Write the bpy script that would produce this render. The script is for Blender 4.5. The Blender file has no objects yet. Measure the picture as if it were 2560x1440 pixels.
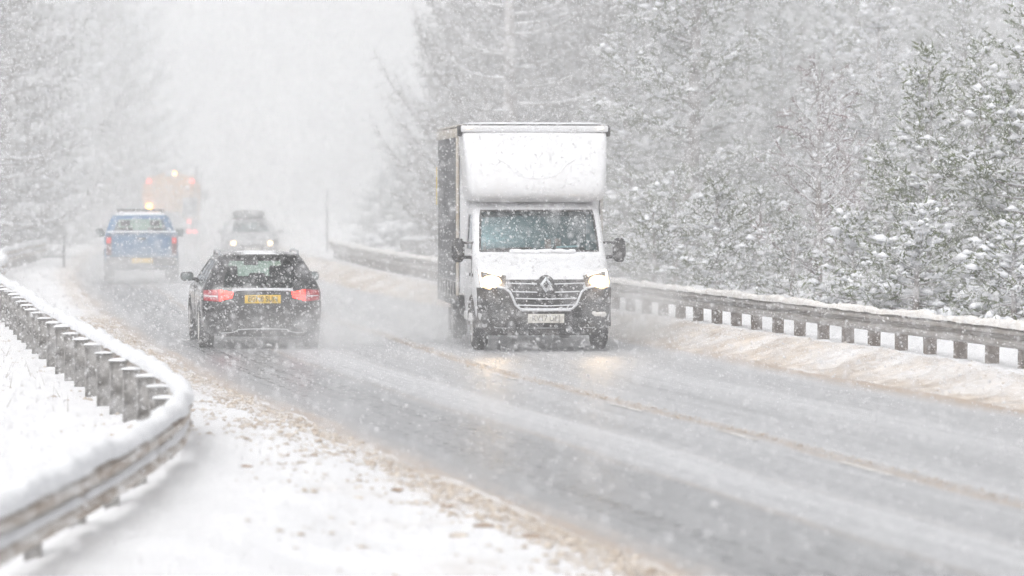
import bpy, bmesh, math, random
import numpy as np
from mathutils import Vector, Matrix

S = bpy.context.scene
COL = S.collection
PI = math.pi
R = random.Random(11)
NR = np.random.default_rng(11)
CAM_H = 2.45

# ---------------------------------------------------------------- camera
cd = bpy.data.cameras.new('camera')
cam = bpy.data.objects.new('camera', cd); COL.objects.link(cam)
cam.location = (0, 0, CAM_H)
cam.rotation_euler = (math.radians(90 - 1.623), 0, 0)
cd.sensor_width = 36.0
cd.lens = 126.6
cd.clip_start = 0.5
cd.clip_end = 3000
cd.dof.use_dof = True
cd.dof.focus_distance = 52.0
cd.dof.aperture_fstop = 1.8
S.camera = cam

# ---------------------------------------------------------------- sky, sun, exposure
w = bpy.data.worlds.new('World'); S.world = w; w.use_nodes = True
nt = w.node_tree; bg = nt.nodes['Background']
sky = nt.nodes.new('ShaderNodeTexSky'); sky.sky_type = 'NISHITA'; sky.sun_disc = False
sky.sun_elevation = math.radians(52); sky.sun_rotation = math.radians(200)
sky.dust_density = 6.0; sky.air_density = 1.0; sky.ozone_density = 1.0
hs = nt.nodes.new('ShaderNodeHueSaturation'); hs.inputs['Saturation'].default_value = 0.10
nt.links.new(sky.outputs[0], hs.inputs['Color']); nt.links.new(hs.outputs[0], bg.inputs[0])
bg.inputs[1].default_value = 0.15

sd = bpy.data.lights.new('sun', 'SUN'); sun = bpy.data.objects.new('sun', sd); COL.objects.link(sun)
sd.energy = 0.5; sd.angle = math.radians(100); sd.color = (1.0, 0.97, 0.94)
_az, _el = math.radians(200), math.radians(52)
_d = Vector((math.sin(_az) * math.cos(_el), math.cos(_az) * math.cos(_el), math.sin(_el)))
sun.rotation_euler = _d.to_track_quat('Z', 'Y').to_euler()
sun.location = (0, 0, 60)

S.view_settings.view_transform = 'Standard'; S.view_settings.look = 'None'
S.view_settings.gamma = 1.0; S.view_settings.use_curve_mapping = False
S.view_settings.exposure = 0.27
S.render.engine = 'CYCLES'
cy = S.cycles
cy.max_bounces = 10; cy.diffuse_bounces = 4; cy.glossy_bounces = 3; cy.transmission_bounces = 4
cy.transparent_max_bounces = 12; cy.volume_bounces = 5
cy.use_denoising = True; cy.denoiser = 'OPENIMAGEDENOISE'; cy.denoising_input_passes = 'RGB_ALBEDO_NORMAL'; cy.denoising_prefilter = 'FAST'
cy.sample_clamp_indirect = 4.0; cy.caustics_reflective = False; cy.caustics_refractive = False
HAZE_DENSITY = 0.0026

# ---------------------------------------------------------------- materials
def _nodes(name):
    m = bpy.data.materials.new(name); m.use_nodes = True
    return m, m.node_tree.nodes, m.node_tree.links, m.node_tree.nodes['Principled BSDF']

def mat(name, col, rough=0.5, metal=0.0, col2=None, scale=8.0, lo=0.4, hi=0.6, bump=0.0, coat=0.0, emit=None, estr=0.0,
        snow=None, spec=0.5, stretch=None, bscale=None):
    """Principled with optional second colour through noise (wear, dirt), bump and a settled-snow layer on upward faces."""
    m, N, L, B = _nodes(name)
    B.inputs['Roughness'].default_value = rough; B.inputs['Metallic'].default_value = metal
    B.inputs['Specular IOR Level'].default_value = spec
    B.inputs['Coat Weight'].default_value = coat
    out = None
    tc = N.new('ShaderNodeTexCoord')
    vec = tc.outputs['Object']
    if stretch:
        mp = N.new('ShaderNodeMapping'); mp.inputs['Scale'].default_value = stretch
        L.new(vec, mp.inputs[0]); vec = mp.outputs[0]
    if col2 is not None:
        nz = N.new('ShaderNodeTexNoise'); nz.inputs['Scale'].default_value = scale; nz.inputs['Detail'].default_value = 5
        nz.inputs['Roughness'].default_value = 0.65
        L.new(vec, nz.inputs['Vector'])
        rp = N.new('ShaderNodeValToRGB'); rp.color_ramp.elements[0].position = lo; rp.color_ramp.elements[1].position = hi
        rp.color_ramp.elements[0].color = (*col, 1); rp.color_ramp.elements[1].color = (*col2, 1)
        L.new(nz.outputs['Fac'], rp.inputs[0]); out = rp.outputs[0]
    else:
        rgb = N.new('ShaderNodeRGB'); rgb.outputs[0].default_value = (*col, 1); out = rgb.outputs[0]
    if snow:
        g = N.new('ShaderNodeNewGeometry'); sx = N.new('ShaderNodeSeparateXYZ'); L.new(g.outputs['Normal'], sx.inputs[0])
        mr = N.new('ShaderNodeMapRange'); mr.inputs[1].default_value = snow[0]; mr.inputs[2].default_value = snow[1]
        L.new(sx.outputs[2], mr.inputs[0])
        mx = N.new('ShaderNodeMix'); mx.data_type = 'RGBA'
        L.new(mr.outputs[0], mx.inputs[0]); L.new(out, mx.inputs[6]); mx.inputs[7].default_value = (0.8, 0.82, 0.85, 1)
        out = mx.outputs[2]
    L.new(out, B.inputs['Base Color'])
    if bump:
        n2 = N.new('ShaderNodeTexNoise'); n2.inputs['Scale'].default_value = bscale or scale * 3; n2.inputs['Detail'].default_value = 4
        L.new(vec, n2.inputs['Vector'])
        bp = N.new('ShaderNodeBump'); bp.inputs['Strength'].default_value = bump; bp.inputs['Distance'].default_value = 0.03
        L.new(n2.outputs['Fac'], bp.inputs['Height']); L.new(bp.outputs[0], B.inputs['Normal'])
    if emit:
        B.inputs['Emission Color'].default_value = (*emit, 1); B.inputs['Emission Strength'].default_value = estr
    return m

def glass(name, tint, refl=0.12, gcol=(0.9, 0.95, 1)):
    m = bpy.data.materials.new(name); m.use_nodes = True
    N, L = m.node_tree.nodes, m.node_tree.links
    N.remove(N['Principled BSDF']); o = N['Material Output']
    t = N.new('ShaderNodeBsdfTransparent'); t.inputs[0].default_value = (*tint, 1)
    g = N.new('ShaderNodeBsdfGlossy'); g.inputs['Roughness'].default_value = 0.08; g.inputs[0].default_value = (*gcol, 1)
    lw = N.new('ShaderNodeLayerWeight'); lw.inputs[0].default_value = .5; f = N.new('ShaderNodeMath'); f.operation = 'POWER'; f.inputs[1].default_value = 4.0; L.new(lw.outputs['Facing'], f.inputs[0])
    ad = N.new('ShaderNodeMath'); ad.operation = 'ADD'; ad.inputs[1].default_value = refl; ad.use_clamp = True
    L.new(f.outputs[0], ad.inputs[0])
    mx = N.new('ShaderNodeMixShader'); L.new(ad.outputs[0], mx.inputs[0]); L.new(t.outputs[0], mx.inputs[1]); L.new(g.outputs[0], mx.inputs[2])
    L.new(mx.outputs[0], o.inputs['Surface'])
    return m

def volume_mat(name, density, col=(0.97, 0.975, 0.985), aniso=0.0):
    m = bpy.data.materials.new(name); m.use_nodes = True
    N, L = m.node_tree.nodes, m.node_tree.links
    N.remove(N['Principled BSDF']); o = N['Material Output']
    v = N.new('ShaderNodeVolumePrincipled'); v.inputs['Color'].default_value = (*col, 1)
    v.inputs['Density'].default_value = density; v.inputs['Anisotropy'].default_value = aniso
    L.new(v.outputs[0], o.inputs['Volume'])
    return m

def leafy(name, col, col2, snow, thru=0.25):
    """Needles or twigs: two-tone colour, snow on what faces up, some light let through."""
    m = mat(name, col, rough=0.8, col2=col2, scale=1.3, lo=0.35, hi=0.65, snow=snow, spec=0.2)
    return m

M = {}
M['snow'] = mat('snow_clean', (0.83, 0.84, 0.86), 0.75, col2=(0.78, 0.80, 0.83), scale=3, bump=0.5, bscale=9, spec=0.25)
M['snow_cap'] = mat('snow_cap', (0.78, 0.79, 0.81), 0.8, col2=(0.71, 0.72, 0.74), scale=5, bump=0.7, bscale=14, spec=0.2)
M['snow_grit'] = mat('snow_gritty', (0.80, 0.79, 0.77), 0.85, col2=(0.58, 0.52, 0.46), scale=7, lo=0.45, hi=0.75, bump=0.8, bscale=16, spec=0.2)
M['steel'] = mat('galvanised_steel', (0.40, 0.385, 0.37), 0.6, 0.1, col2=(0.21, 0.185, 0.16), scale=3.5, lo=0.35, hi=0.7, bump=0.2, stretch=(1, 0.6, 2))
M['steel_dirty'] = mat('road_grimed_steel', (0.36, 0.29, 0.23), 0.75, 0.05, col2=(0.72, 0.70, 0.68), scale=4.0, lo=0.42, hi=0.62, bump=0.4, stretch=(1, .35, 2.2))
M['post_plastered'] = mat('snow_plastered_post', (0.075, 0.068, 0.06), 0.8, 0.1, col2=(0.60, 0.59, 0.58), scale=4.6, lo=0.36, hi=0.74, bump=0.4)
M['post_dark'] = mat('weathered_post', (0.15, 0.12, 0.10), 0.8, 0.0, col2=(0.27, 0.23, 0.20), scale=6, lo=0.35, hi=0.7, bump=0.3)
M['white_paint'] = mat('white_paint', (0.68, 0.69, 0.71), 0.4, coat=0.2, col2=(0.60, 0.60, 0.605), scale=1.6, lo=.35, hi=.75, stretch=(1.6, 1, .5))
M['grime_white'] = mat('grimy_white_paint', (0.70, 0.70, 0.70), 0.5, col2=(0.45, 0.42, 0.39), scale=2.5, lo=0.45, hi=0.8)
M['black_trim'] = mat('black_trim', (0.018, 0.018, 0.020), 0.55, col2=(0.06, 0.055, 0.05), scale=7, lo=0.45, hi=0.75)
M['bumper_grime'] = mat('salted_black_plastic', (0.025, 0.025, 0.026), 0.7, col2=(0.17, 0.15, 0.135), scale=3.0, lo=0.42, hi=0.75, bump=0.2)
M['rubber'] = mat('tyre_rubber', (0.02, 0.02, 0.021), 0.85, col2=(0.09, 0.085, 0.08), scale=6, lo=0.4, hi=0.75)
M['rim'] = mat('wheel_alloy', (0.35, 0.34, 0.33), 0.5, 0.6, col2=(0.55, 0.54, 0.53), scale=6)
M['chrome'] = mat('chrome_trim', (0.68, 0.70, 0.72), 0.22, 0.9)
M['bright_trim'] = mat('frosted_bright_trim', (0.62, 0.63, 0.65), 0.5, 0.2)
M['curtain'] = mat('grey_curtain_fabric', (0.075, 0.077, 0.083), 0.6, col2=(0.12, 0.12, 0.125), scale=2.0, bump=0.3, stretch=(1, 2.0, .3))
M['curtain_low'] = mat('grimed_curtain_hem', (0.30, 0.295, 0.29), 0.7, col2=(0.13, 0.125, 0.12), scale=2.5, lo=0.42, hi=0.62)
M['tan_rail'] = mat('weathered_cant_rail', (0.42, 0.37, 0.29), 0.6, col2=(0.55, 0.53, 0.5), scale=4)
M['yellow'] = mat('yellow_reflective', (0.75, 0.55, 0.08), 0.5)
M['plate_white'] = mat('front_plate', (0.66, 0.65, 0.60), 0.5, col2=(0.5, 0.48, 0.44), scale=14)
M['plate_yellow'] = mat('rear_plate', (0.80, 0.50, 0.02), 0.45, col2=(0.68, 0.46, 0.06), scale=12)
M['ink'] = mat('plate_ink', (0.06, 0.055, 0.05), 0.6)
M['ink_faded'] = mat('salted_plate_ink', (0.26, 0.25, 0.23), 0.6)
M['black_paint'] = mat('black_car_paint', (0.010, 0.010, 0.012), 0.25, coat=0.6, col2=(0.030, 0.029, 0.030), scale=3, lo=0.45, hi=0.8)
M['black_grime'] = mat('salted_black_paint', (0.014, 0.014, 0.016), 0.5, col2=(0.06, 0.058, 0.057), scale=2.5, lo=0.42, hi=0.85)
M['blue_paint'] = mat('blue_pickup_paint', (0.030, 0.125, 0.27), 0.4, coat=0.3, col2=(0.07, 0.165, 0.29), scale=3)
M['orange_paint'] = mat('orange_gritter_paint', (0.70, 0.34, 0.04), 0.5, col2=(0.56, 0.28, 0.06), scale=1.2)
M['grey_metal'] = mat('dark_grey_metal', (0.07, 0.075, 0.08), 0.6, 0.2, col2=(0.14, 0.14, 0.14), scale=3)
M['silver_paint'] = mat('pale_silver_paint', (0.27, 0.28, 0.29), 0.4, 0.1, col2=(0.5, 0.51, 0.52), scale=2)
M['interior'] = mat('cabin_plastic', (0.022, 0.025, 0.027), 0.8, col2=(0.04, 0.043, 0.045), scale=5)
M['seat'] = mat('seat_fabric', (0.03, 0.031, 0.034), 0.9, col2=(0.05, 0.05, 0.052), scale=9)
M['paper'] = mat('paper_sheet', (0.72, 0.80, 0.84), 0.8)
M['orange_cloth'] = mat('orange_fabric', (0.62, 0.14, 0.05), 0.8, col2=(0.5, 0.16, 0.08), scale=20)
M['lens'] = mat('headlamp_lens', (0.13, 0.115, 0.10), 0.2, coat=0.4)
M['lamp_warm'] = mat('lit_warm_bulb', (1, 0.9, 0.7), 0.4, emit=(1.0, 0.68, 0.36), estr=45)
M['lamp_halo'] = mat('lamp_halo_glow', (1, 0.8, 0.5), 0.4, emit=(1.0, 0.60, 0.22), estr=1.5)  # orange glow for the halo painted round the van's headlamp bulbs
M['lamp_ring'] = mat('lit_running_light', (1, 0.9, 0.8), 0.4, emit=(1.0, 0.84, 0.66), estr=2.6)
M['lamp_far'] = mat('lit_far_headlamp', (1, 0.9, 0.7), 0.4, emit=(1.0, 0.66, 0.32), estr=5)
M['tail_lit'] = mat('lit_tail_lamp', (0.7, 0.03, 0.02), 0.3, emit=(1.0, 0.035, 0.02), estr=3.2, coat=0.5)
M['tail_dark'] = mat('tail_lamp_lens', (0.30, 0.012, 0.02), 0.2, col2=(0.22, 0.03, 0.04), scale=10, coat=0.5, emit=(1, .03, .03), estr=0.10)
M['tail_far'] = mat('unlit_tail_lens', (0.13, 0.035, 0.04), 0.3)
M['red_small'] = mat('lit_red_marker', (0.8, 0.05, 0.04), 0.3, emit=(1.0, 0.09, 0.06), estr=4.0)
M['amber'] = mat('lit_amber_beacon', (0.9, 0.5, 0.05), 0.3, emit=(1.0, 0.45, 0.10), estr=12)
M['yellow_lamp'] = mat('lit_yellow_lamp', (0.9, 0.7, 0.1), 0.3, emit=(1.0, 0.58, 0.06), estr=18)
M['wind_glass'] = glass('windscreen_glass', (0.40, 0.52, 0.53), 0.10, (0.55, 0.80, 0.86))
M['dark_glass'] = glass('dark_side_glass', (0.16, 0.18, 0.18), 0.08)
M['tint_glass'] = glass('tinted_glass', (0.74, 0.86, 0.79), 0.02)
M['mirror'] = mat('mirror_glass', (0.30, 0.36, 0.36), 0.1, 0.9)
M['bark'] = mat('bark', (0.12, 0.095, 0.08), 0.9, col2=(0.55, 0.54, 0.54), scale=3.5, lo=.42, hi=.6, snow=(0.2, 0.6))
M['pine_needles'] = leafy('pine_needles', (0.085, 0.115, 0.040), (0.145, 0.165, 0.075), (0.10, 0.85))
M['spruce_needles'] = leafy('spruce_needles', (0.070, 0.092, 0.045), (0.120, 0.128, 0.070), (0.10, 0.75))
M['larch_twigs'] = leafy('larch_twigs', (0.090, 0.078, 0.066), (0.145, 0.128, 0.105), (0.25, 0.8))
M['birch_twigs'] = leafy('birch_twigs', (0.105, 0.055, 0.058), (0.150, 0.085, 0.08), (0.5, 0.9))
M['tree_snow'] = mat('branch_snow', (0.82, 0.83, 0.86), 0.85, col2=(0.76, 0.78, 0.81), scale=4, spec=0.2)
M['stone'] = mat('grey_stone', (0.20, 0.20, 0.20), 0.9, col2=(0.30, 0.29, 0.28), scale=5, bump=0.5)
M['slush'] = mat('brown_slush', (0.42, 0.34, 0.27), 0.85, col2=(0.68, 0.62, 0.55), scale=14, bump=0.6, bscale=40)
M['slush_dark'] = mat('dark_brown_slush', (0.24, 0.17, 0.12), 0.85, col2=(0.42, 0.32, 0.24), scale=20, bump=0.6, bscale=40)
M['grass'] = mat('dead_grass', (0.16, 0.12, 0.07), 0.9)
M['flake'] = None

# falling snow: white, lit from every side
def flake_mat():
    m = bpy.data.materials.new('snowflake'); m.use_nodes = True
    N, L = m.node_tree.nodes, m.node_tree.links
    N.remove(N['Principled BSDF']); o = N['Material Output']
    d = N.new('ShaderNodeBsdfDiffuse'); d.inputs[0].default_value = (0.95, 0.95, 0.96, 1)
    t = N.new('ShaderNodeBsdfTranslucent'); t.inputs[0].default_value = (0.95, 0.95, 0.96, 1)
    mx = N.new('ShaderNodeMixShader'); mx.inputs[0].default_value = 0.5
    L.new(d.outputs[0], mx.inputs[1]); L.new(t.outputs[0], mx.inputs[2]); L.new(mx.outputs[0], o.inputs['Surface'])
    return m
M['flake'] = flake_mat()

# ---------------------------------------------------------------- mesh helpers
class MB:
    def __init__(s): s.v = []; s.f = []
    def add(s, vs, fs):
        b = len(s.v); s.v += [tuple(p) for p in vs]; s.f += [tuple(i + b for i in f) for f in fs]; return s
    def box(s, c, d, rot=None, taper=1.0):
        hx, hy, hz = d[0] / 2, d[1] / 2, d[2] / 2
        vs = [Vector((x * hx * (taper if z > 0 else 1), y * hy * (taper if z > 0 else 1), z * hz)) for z in (-1, 1) for y in (-1, 1) for x in (-1, 1)]
        if rot is not None: vs = [rot @ v for v in vs]
        vs = [v + Vector(c) for v in vs]
        return s.add(vs, [(0, 2, 3, 1), (4, 5, 7, 6), (0, 1, 5, 4), (2, 6, 7, 3), (0, 4, 6, 2), (1, 3, 7, 5)])
    def loft(s, rings, closed=True, cap=True):
        n = len(rings[0]); vs = [p for r in rings for p in r]; fs = []
        for i in range(len(rings) - 1):
            for j in range(n if closed else n - 1):
                k = (j + 1) % n; fs.append((i * n + j, i * n + k, (i + 1) * n + k, (i + 1) * n + j))
        if cap: fs += [tuple(range(n))[::-1], tuple((len(rings) - 1) * n + j for j in range(n))]
        return s.add(vs, fs)
    def tube(s, pts, r, n=8):
        pts = [Vector(p) for p in pts]; rings = []
        rr = r if isinstance(r, (list, tuple)) else [r] * len(pts)
        for i, p in enumerate(pts):
            t = (pts[min(i + 1, len(pts) - 1)] - pts[max(i - 1, 0)]).normalized()
            a = t.cross(Vector((0, 0, 1)))
            if a.length < 1e-3: a = Vector((1, 0, 0))
            a.normalize(); b = t.cross(a)
            rings.append([p + (a * math.cos(2 * PI * k / n) + b * math.sin(2 * PI * k / n)) * rr[i] for k in range(n)])
        return s.loft(rings)
    def ellipsoid(s, c, r, nu=12, nv=8):
        rings = []
        for i in range(1, nv):
            th = PI * i / nv
            rings.append([(c[0] + r[0] * math.sin(th) * math.cos(2 * PI * k / nu), c[1] + r[1] * math.sin(th) * math.sin(2 * PI * k / nu), c[2] + r[2] * math.cos(th)) for k in range(nu)])
        return s.loft(rings)
    def lathe_x(s, prof, c, n=28):
        """Revolve (x, radius) pairs about the x axis through c."""
        rings = [[(c[0] + x, c[1] + r * math.cos(2 * PI * k / n), c[2] + r * math.sin(2 * PI * k / n)) for k in range(n)] for x, r in prof]
        return s.loft(rings)

def link(name, me, m, parent=None, kind=None):
    o = bpy.data.objects.new(name, me); COL.objects.link(o)
    if m is not None: me.materials.append(m)
    if parent is not None: o.parent = parent
    if kind: o['kind'] = kind
    return o

def obj(name, mb, m, parent=None, bevel=0.0, seg=2, smooth=35, kind=None):
    me = bpy.data.meshes.new(name); me.from_pydata([tuple(v) for v in mb.v], [], mb.f)
    bm = bmesh.new(); bm.from_mesh(me)
    bmesh.ops.recalc_face_normals(bm, faces=bm.faces)
    if bevel:
        bmesh.ops.bevel(bm, geom=[e for e in bm.edges if len(e.link_faces) == 2 and e.calc_face_angle(0) > 0.6], offset=bevel, segments=seg, profile=0.5, affect='EDGES', clamp_overlap=True)
    bm.to_mesh(me); bm.free()
    if smooth:
        for p in me.polygons: p.use_smooth = True
        me.set_sharp_from_angle(angle=math.radians(smooth))
    return link(name, me, m, parent, kind)

def np_mesh(name, V, F, m, parent=None, kind=None, smooth=False):
    """Triangles or quads straight from arrays."""
    V = np.asarray(V, np.float32); F = np.asarray(F, np.int32); k = F.shape[1]
    me = bpy.data.meshes.new(name)
    me.vertices.add(len(V)); me.vertices.foreach_set('co', V.ravel())
    me.loops.add(F.size); me.loops.foreach_set('vertex_index', F.ravel())
    me.polygons.add(len(F)); me.polygons.foreach_set('loop_start', np.arange(0, F.size, k, dtype=np.int32))
    if smooth: me.polygons.foreach_set('use_smooth', np.ones(len(F), bool))
    me.update(calc_edges=True)
    return link(name, me, m, parent, kind)

def thing(name, label, cat, loc=(0, 0, 0), rotz=0.0, group=None):
    o = bpy.data.objects.new(name, None); COL.objects.link(o)
    o.location = loc; o.rotation_euler = (0, 0, rotz); o.empty_display_size = 0.3
    o['label'] = label; o['category'] = cat
    if group: o['group'] = group
    return o

def tag(o, label, cat, group=None):
    o['label'] = label; o['category'] = cat
    if group: o['group'] = group
    return o

def dup(root, loc, rotz, scale, label, group=None):
    r = root.copy(); COL.objects.link(r); r.location = loc; r.rotation_euler = (0, 0, rotz); r.scale = scale
    r['label'] = label
    if group: r['group'] = group
    elif 'group' in r: del r['group']
    for ch in root.children:
        c = ch.copy(); COL.objects.link(c); c.parent = r
        for g in ch.children:
            d = g.copy(); COL.objects.link(d); d.parent = c
    return r

def text_mesh(name, txt, size, m, parent, loc, rot=(PI / 2, 0, 0), sx=1.0):
    cu = bpy.data.curves.new(name, 'FONT'); cu.body = txt; cu.size = size; cu.align_x = 'CENTER'; cu.align_y = 'CENTER'
    cu.extrude = 0.002; cu.offset = 0.0012
    tmp = bpy.data.objects.new(name, cu); COL.objects.link(tmp)
    dg = bpy.context.evaluated_depsgraph_get(); me = bpy.data.meshes.new_from_object(tmp.evaluated_get(dg))
    bpy.data.objects.remove(tmp)
    o = link(name, me, m, parent); o.location = loc; o.rotation_euler = rot; o.scale = (sx, 1, 1)
    return o

def pchip(xs, ys):
    xs = np.asarray(xs, float); ys = np.asarray(ys, float)
    h = np.diff(xs); dlt = np.diff(ys) / h; d = np.zeros_like(ys)
    for i in range(1, len(xs) - 1):
        if dlt[i - 1] * dlt[i] > 0:
            w1 = 2 * h[i] + h[i - 1]; w2 = h[i] + 2 * h[i - 1]
            d[i] = (w1 + w2) / (w1 / dlt[i - 1] + w2 / dlt[i])
    d[0], d[-1] = dlt[0], dlt[-1]
    def f(x):
        x = np.asarray(x, float); i = np.clip(np.searchsorted(xs, x) - 1, 0, len(xs) - 2)
        t = (x - xs[i]) / h[i]; te = np.clip(t, 0, 1)
        r = (ys[i] * (1 + 2 * te) * (1 - te) ** 2 + h[i] * d[i] * te * (1 - te) ** 2 + ys[i + 1] * te * te * (3 - 2 * te) + h[i] * d[i + 1] * te * te * (te - 1))
        return r + np.where(t > 1, d[i + 1] * h[i] * (t - 1), 0) + np.where(t < 0, d[i] * h[i] * t, 0)
    return f

_tab = NR.random((256, 256))
def vnoise(x, y, seed=0):
    x = np.asarray(x, float) + seed * 17.31; y = np.asarray(y, float) + seed * 9.77
    xi = np.floor(x).astype(int); yi = np.floor(y).astype(int); fx = x - xi; fy = y - yi
    fx = fx * fx * (3 - 2 * fx); fy = fy * fy * (3 - 2 * fy)
    g = lambda a, b: _tab[a & 255, b & 255]
    return (g(xi, yi) * (1 - fx) + g(xi + 1, yi) * fx) * (1 - fy) + (g(xi, yi + 1) * (1 - fx) + g(xi + 1, yi + 1) * fx) * fy
def fbm(x, y, seed=0, octs=4):
    r = 0; a = 0.5; f = 1.0
    for k in range(octs):
        r = r + a * vnoise(x * f, y * f, seed + k); a *= 0.5; f *= 2.03
    return r
def sstep(a, b, x):
    t = np.clip((x - a) / (b - a), 0, 1); return t * t * (3 - 2 * t)

# ---------------------------------------------------------------- the lie of the road
XL = pchip([0, 10, 23, 25.6, 29.4, 34.6, 41.1, 48.4, 60.4, 72, 86.5, 98, 113, 130, 155, 200, 300, 460],
           [5.9, 3.7, 1.0, .43, -.4, -1.45, -2.85, -4.35, -6.4, -8.3, -10.4, -12.0, -13.6, -15.2, -17.2, -20.5, -28, -39])
XR = pchip([0, 20, 30, 40, 46, 54, 64.7, 76, 88, 100, 117, 140, 160, 200, 300, 460],
           [16.0, 11.8, 9.7, 7.6, 6.36, 4.65, 2.46, .15, -2.0, -3.8, -5.9, -8.3, -10.2, -13.5, -21, -32])
XLEFT = pchip([8, 15, 21, 25, 28, 30, 32, 34, 36.5, 44, 52, 60.6, 70, 78, 87.5, 93, 98, 104, 110, 118],
              [-3.55, -3.12, -2.82, -2.69, -2.67, -2.76, -2.97, -3.30, -3.76, -5.2, -6.73, -8.25, -10.0, -11.2, -12.35, -13.2, -13.9, -14.35, -14.75, -15.2])
def edge_r(D): return XR(D) - 2.1

def berm(X, D):
    q = X - XLEFT(D)
    return .21 * sstep(-.50, -.05, q) * sstep(2.0, .9, q) * sstep(39, 31, D) * (.8 + .5 * (fbm(X * 1.2, D * .6, 12) - .45))

def ground_z(X, D):
    X = np.asarray(X, float); D = np.asarray(D, float)
    a = X - XL(D); b = edge_r(D) - X
    rag = (fbm(X * 1.3, D * .8, 3) - .47) * .35
    zl = .02 + .02 * sstep(0, 1.4, -a) + .05 * sstep(.5, 1.6, -a) * (fbm(X * 2.1, D * 1.6, 5) - .45) * 2
    zl = zl + berm(X, D)
    zl = zl + .035 * np.clip(fbm(X * 6, D * 6, 8, 3) - .42, 0, 1) * sstep(.1, .5, -a) * sstep(3.2, 1.4, -a) * 2.2
    zl = zl + sstep(8, 40, -a) * .35
    t = -b
    zr = .13 * sstep(.1, 1.6, t) + (.17 + .10 * (vnoise(D * .12, 0 * D, 4) - .5)) * np.exp(-((t - .95) / .55) ** 2)
    zr = zr + (.55 * (fbm(X * 4.2, D * 3.4, 6) - .45) + .6 * (fbm(X * 7.5, D * 5.5, 16, 3) - .43)) * .15 * sstep(0, .35, t) * sstep(2.4, 1.3, t)
    zr = zr + (fbm(X * 1.1, D * 1.1, 7) - .45) * .06 + sstep(3.2, 25, t) * 1.6
    z = np.where(a + rag < .12, np.where(a + rag > -.1, -.03 + (.12 - a - rag) / .22 * .05, zl), -.05)
    z = np.where(b + rag < .15, np.where(b + rag > -.1, -.03 + (.15 - b - rag) / .25 * .05, np.maximum(zr, .02)), z)
    return z

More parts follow.
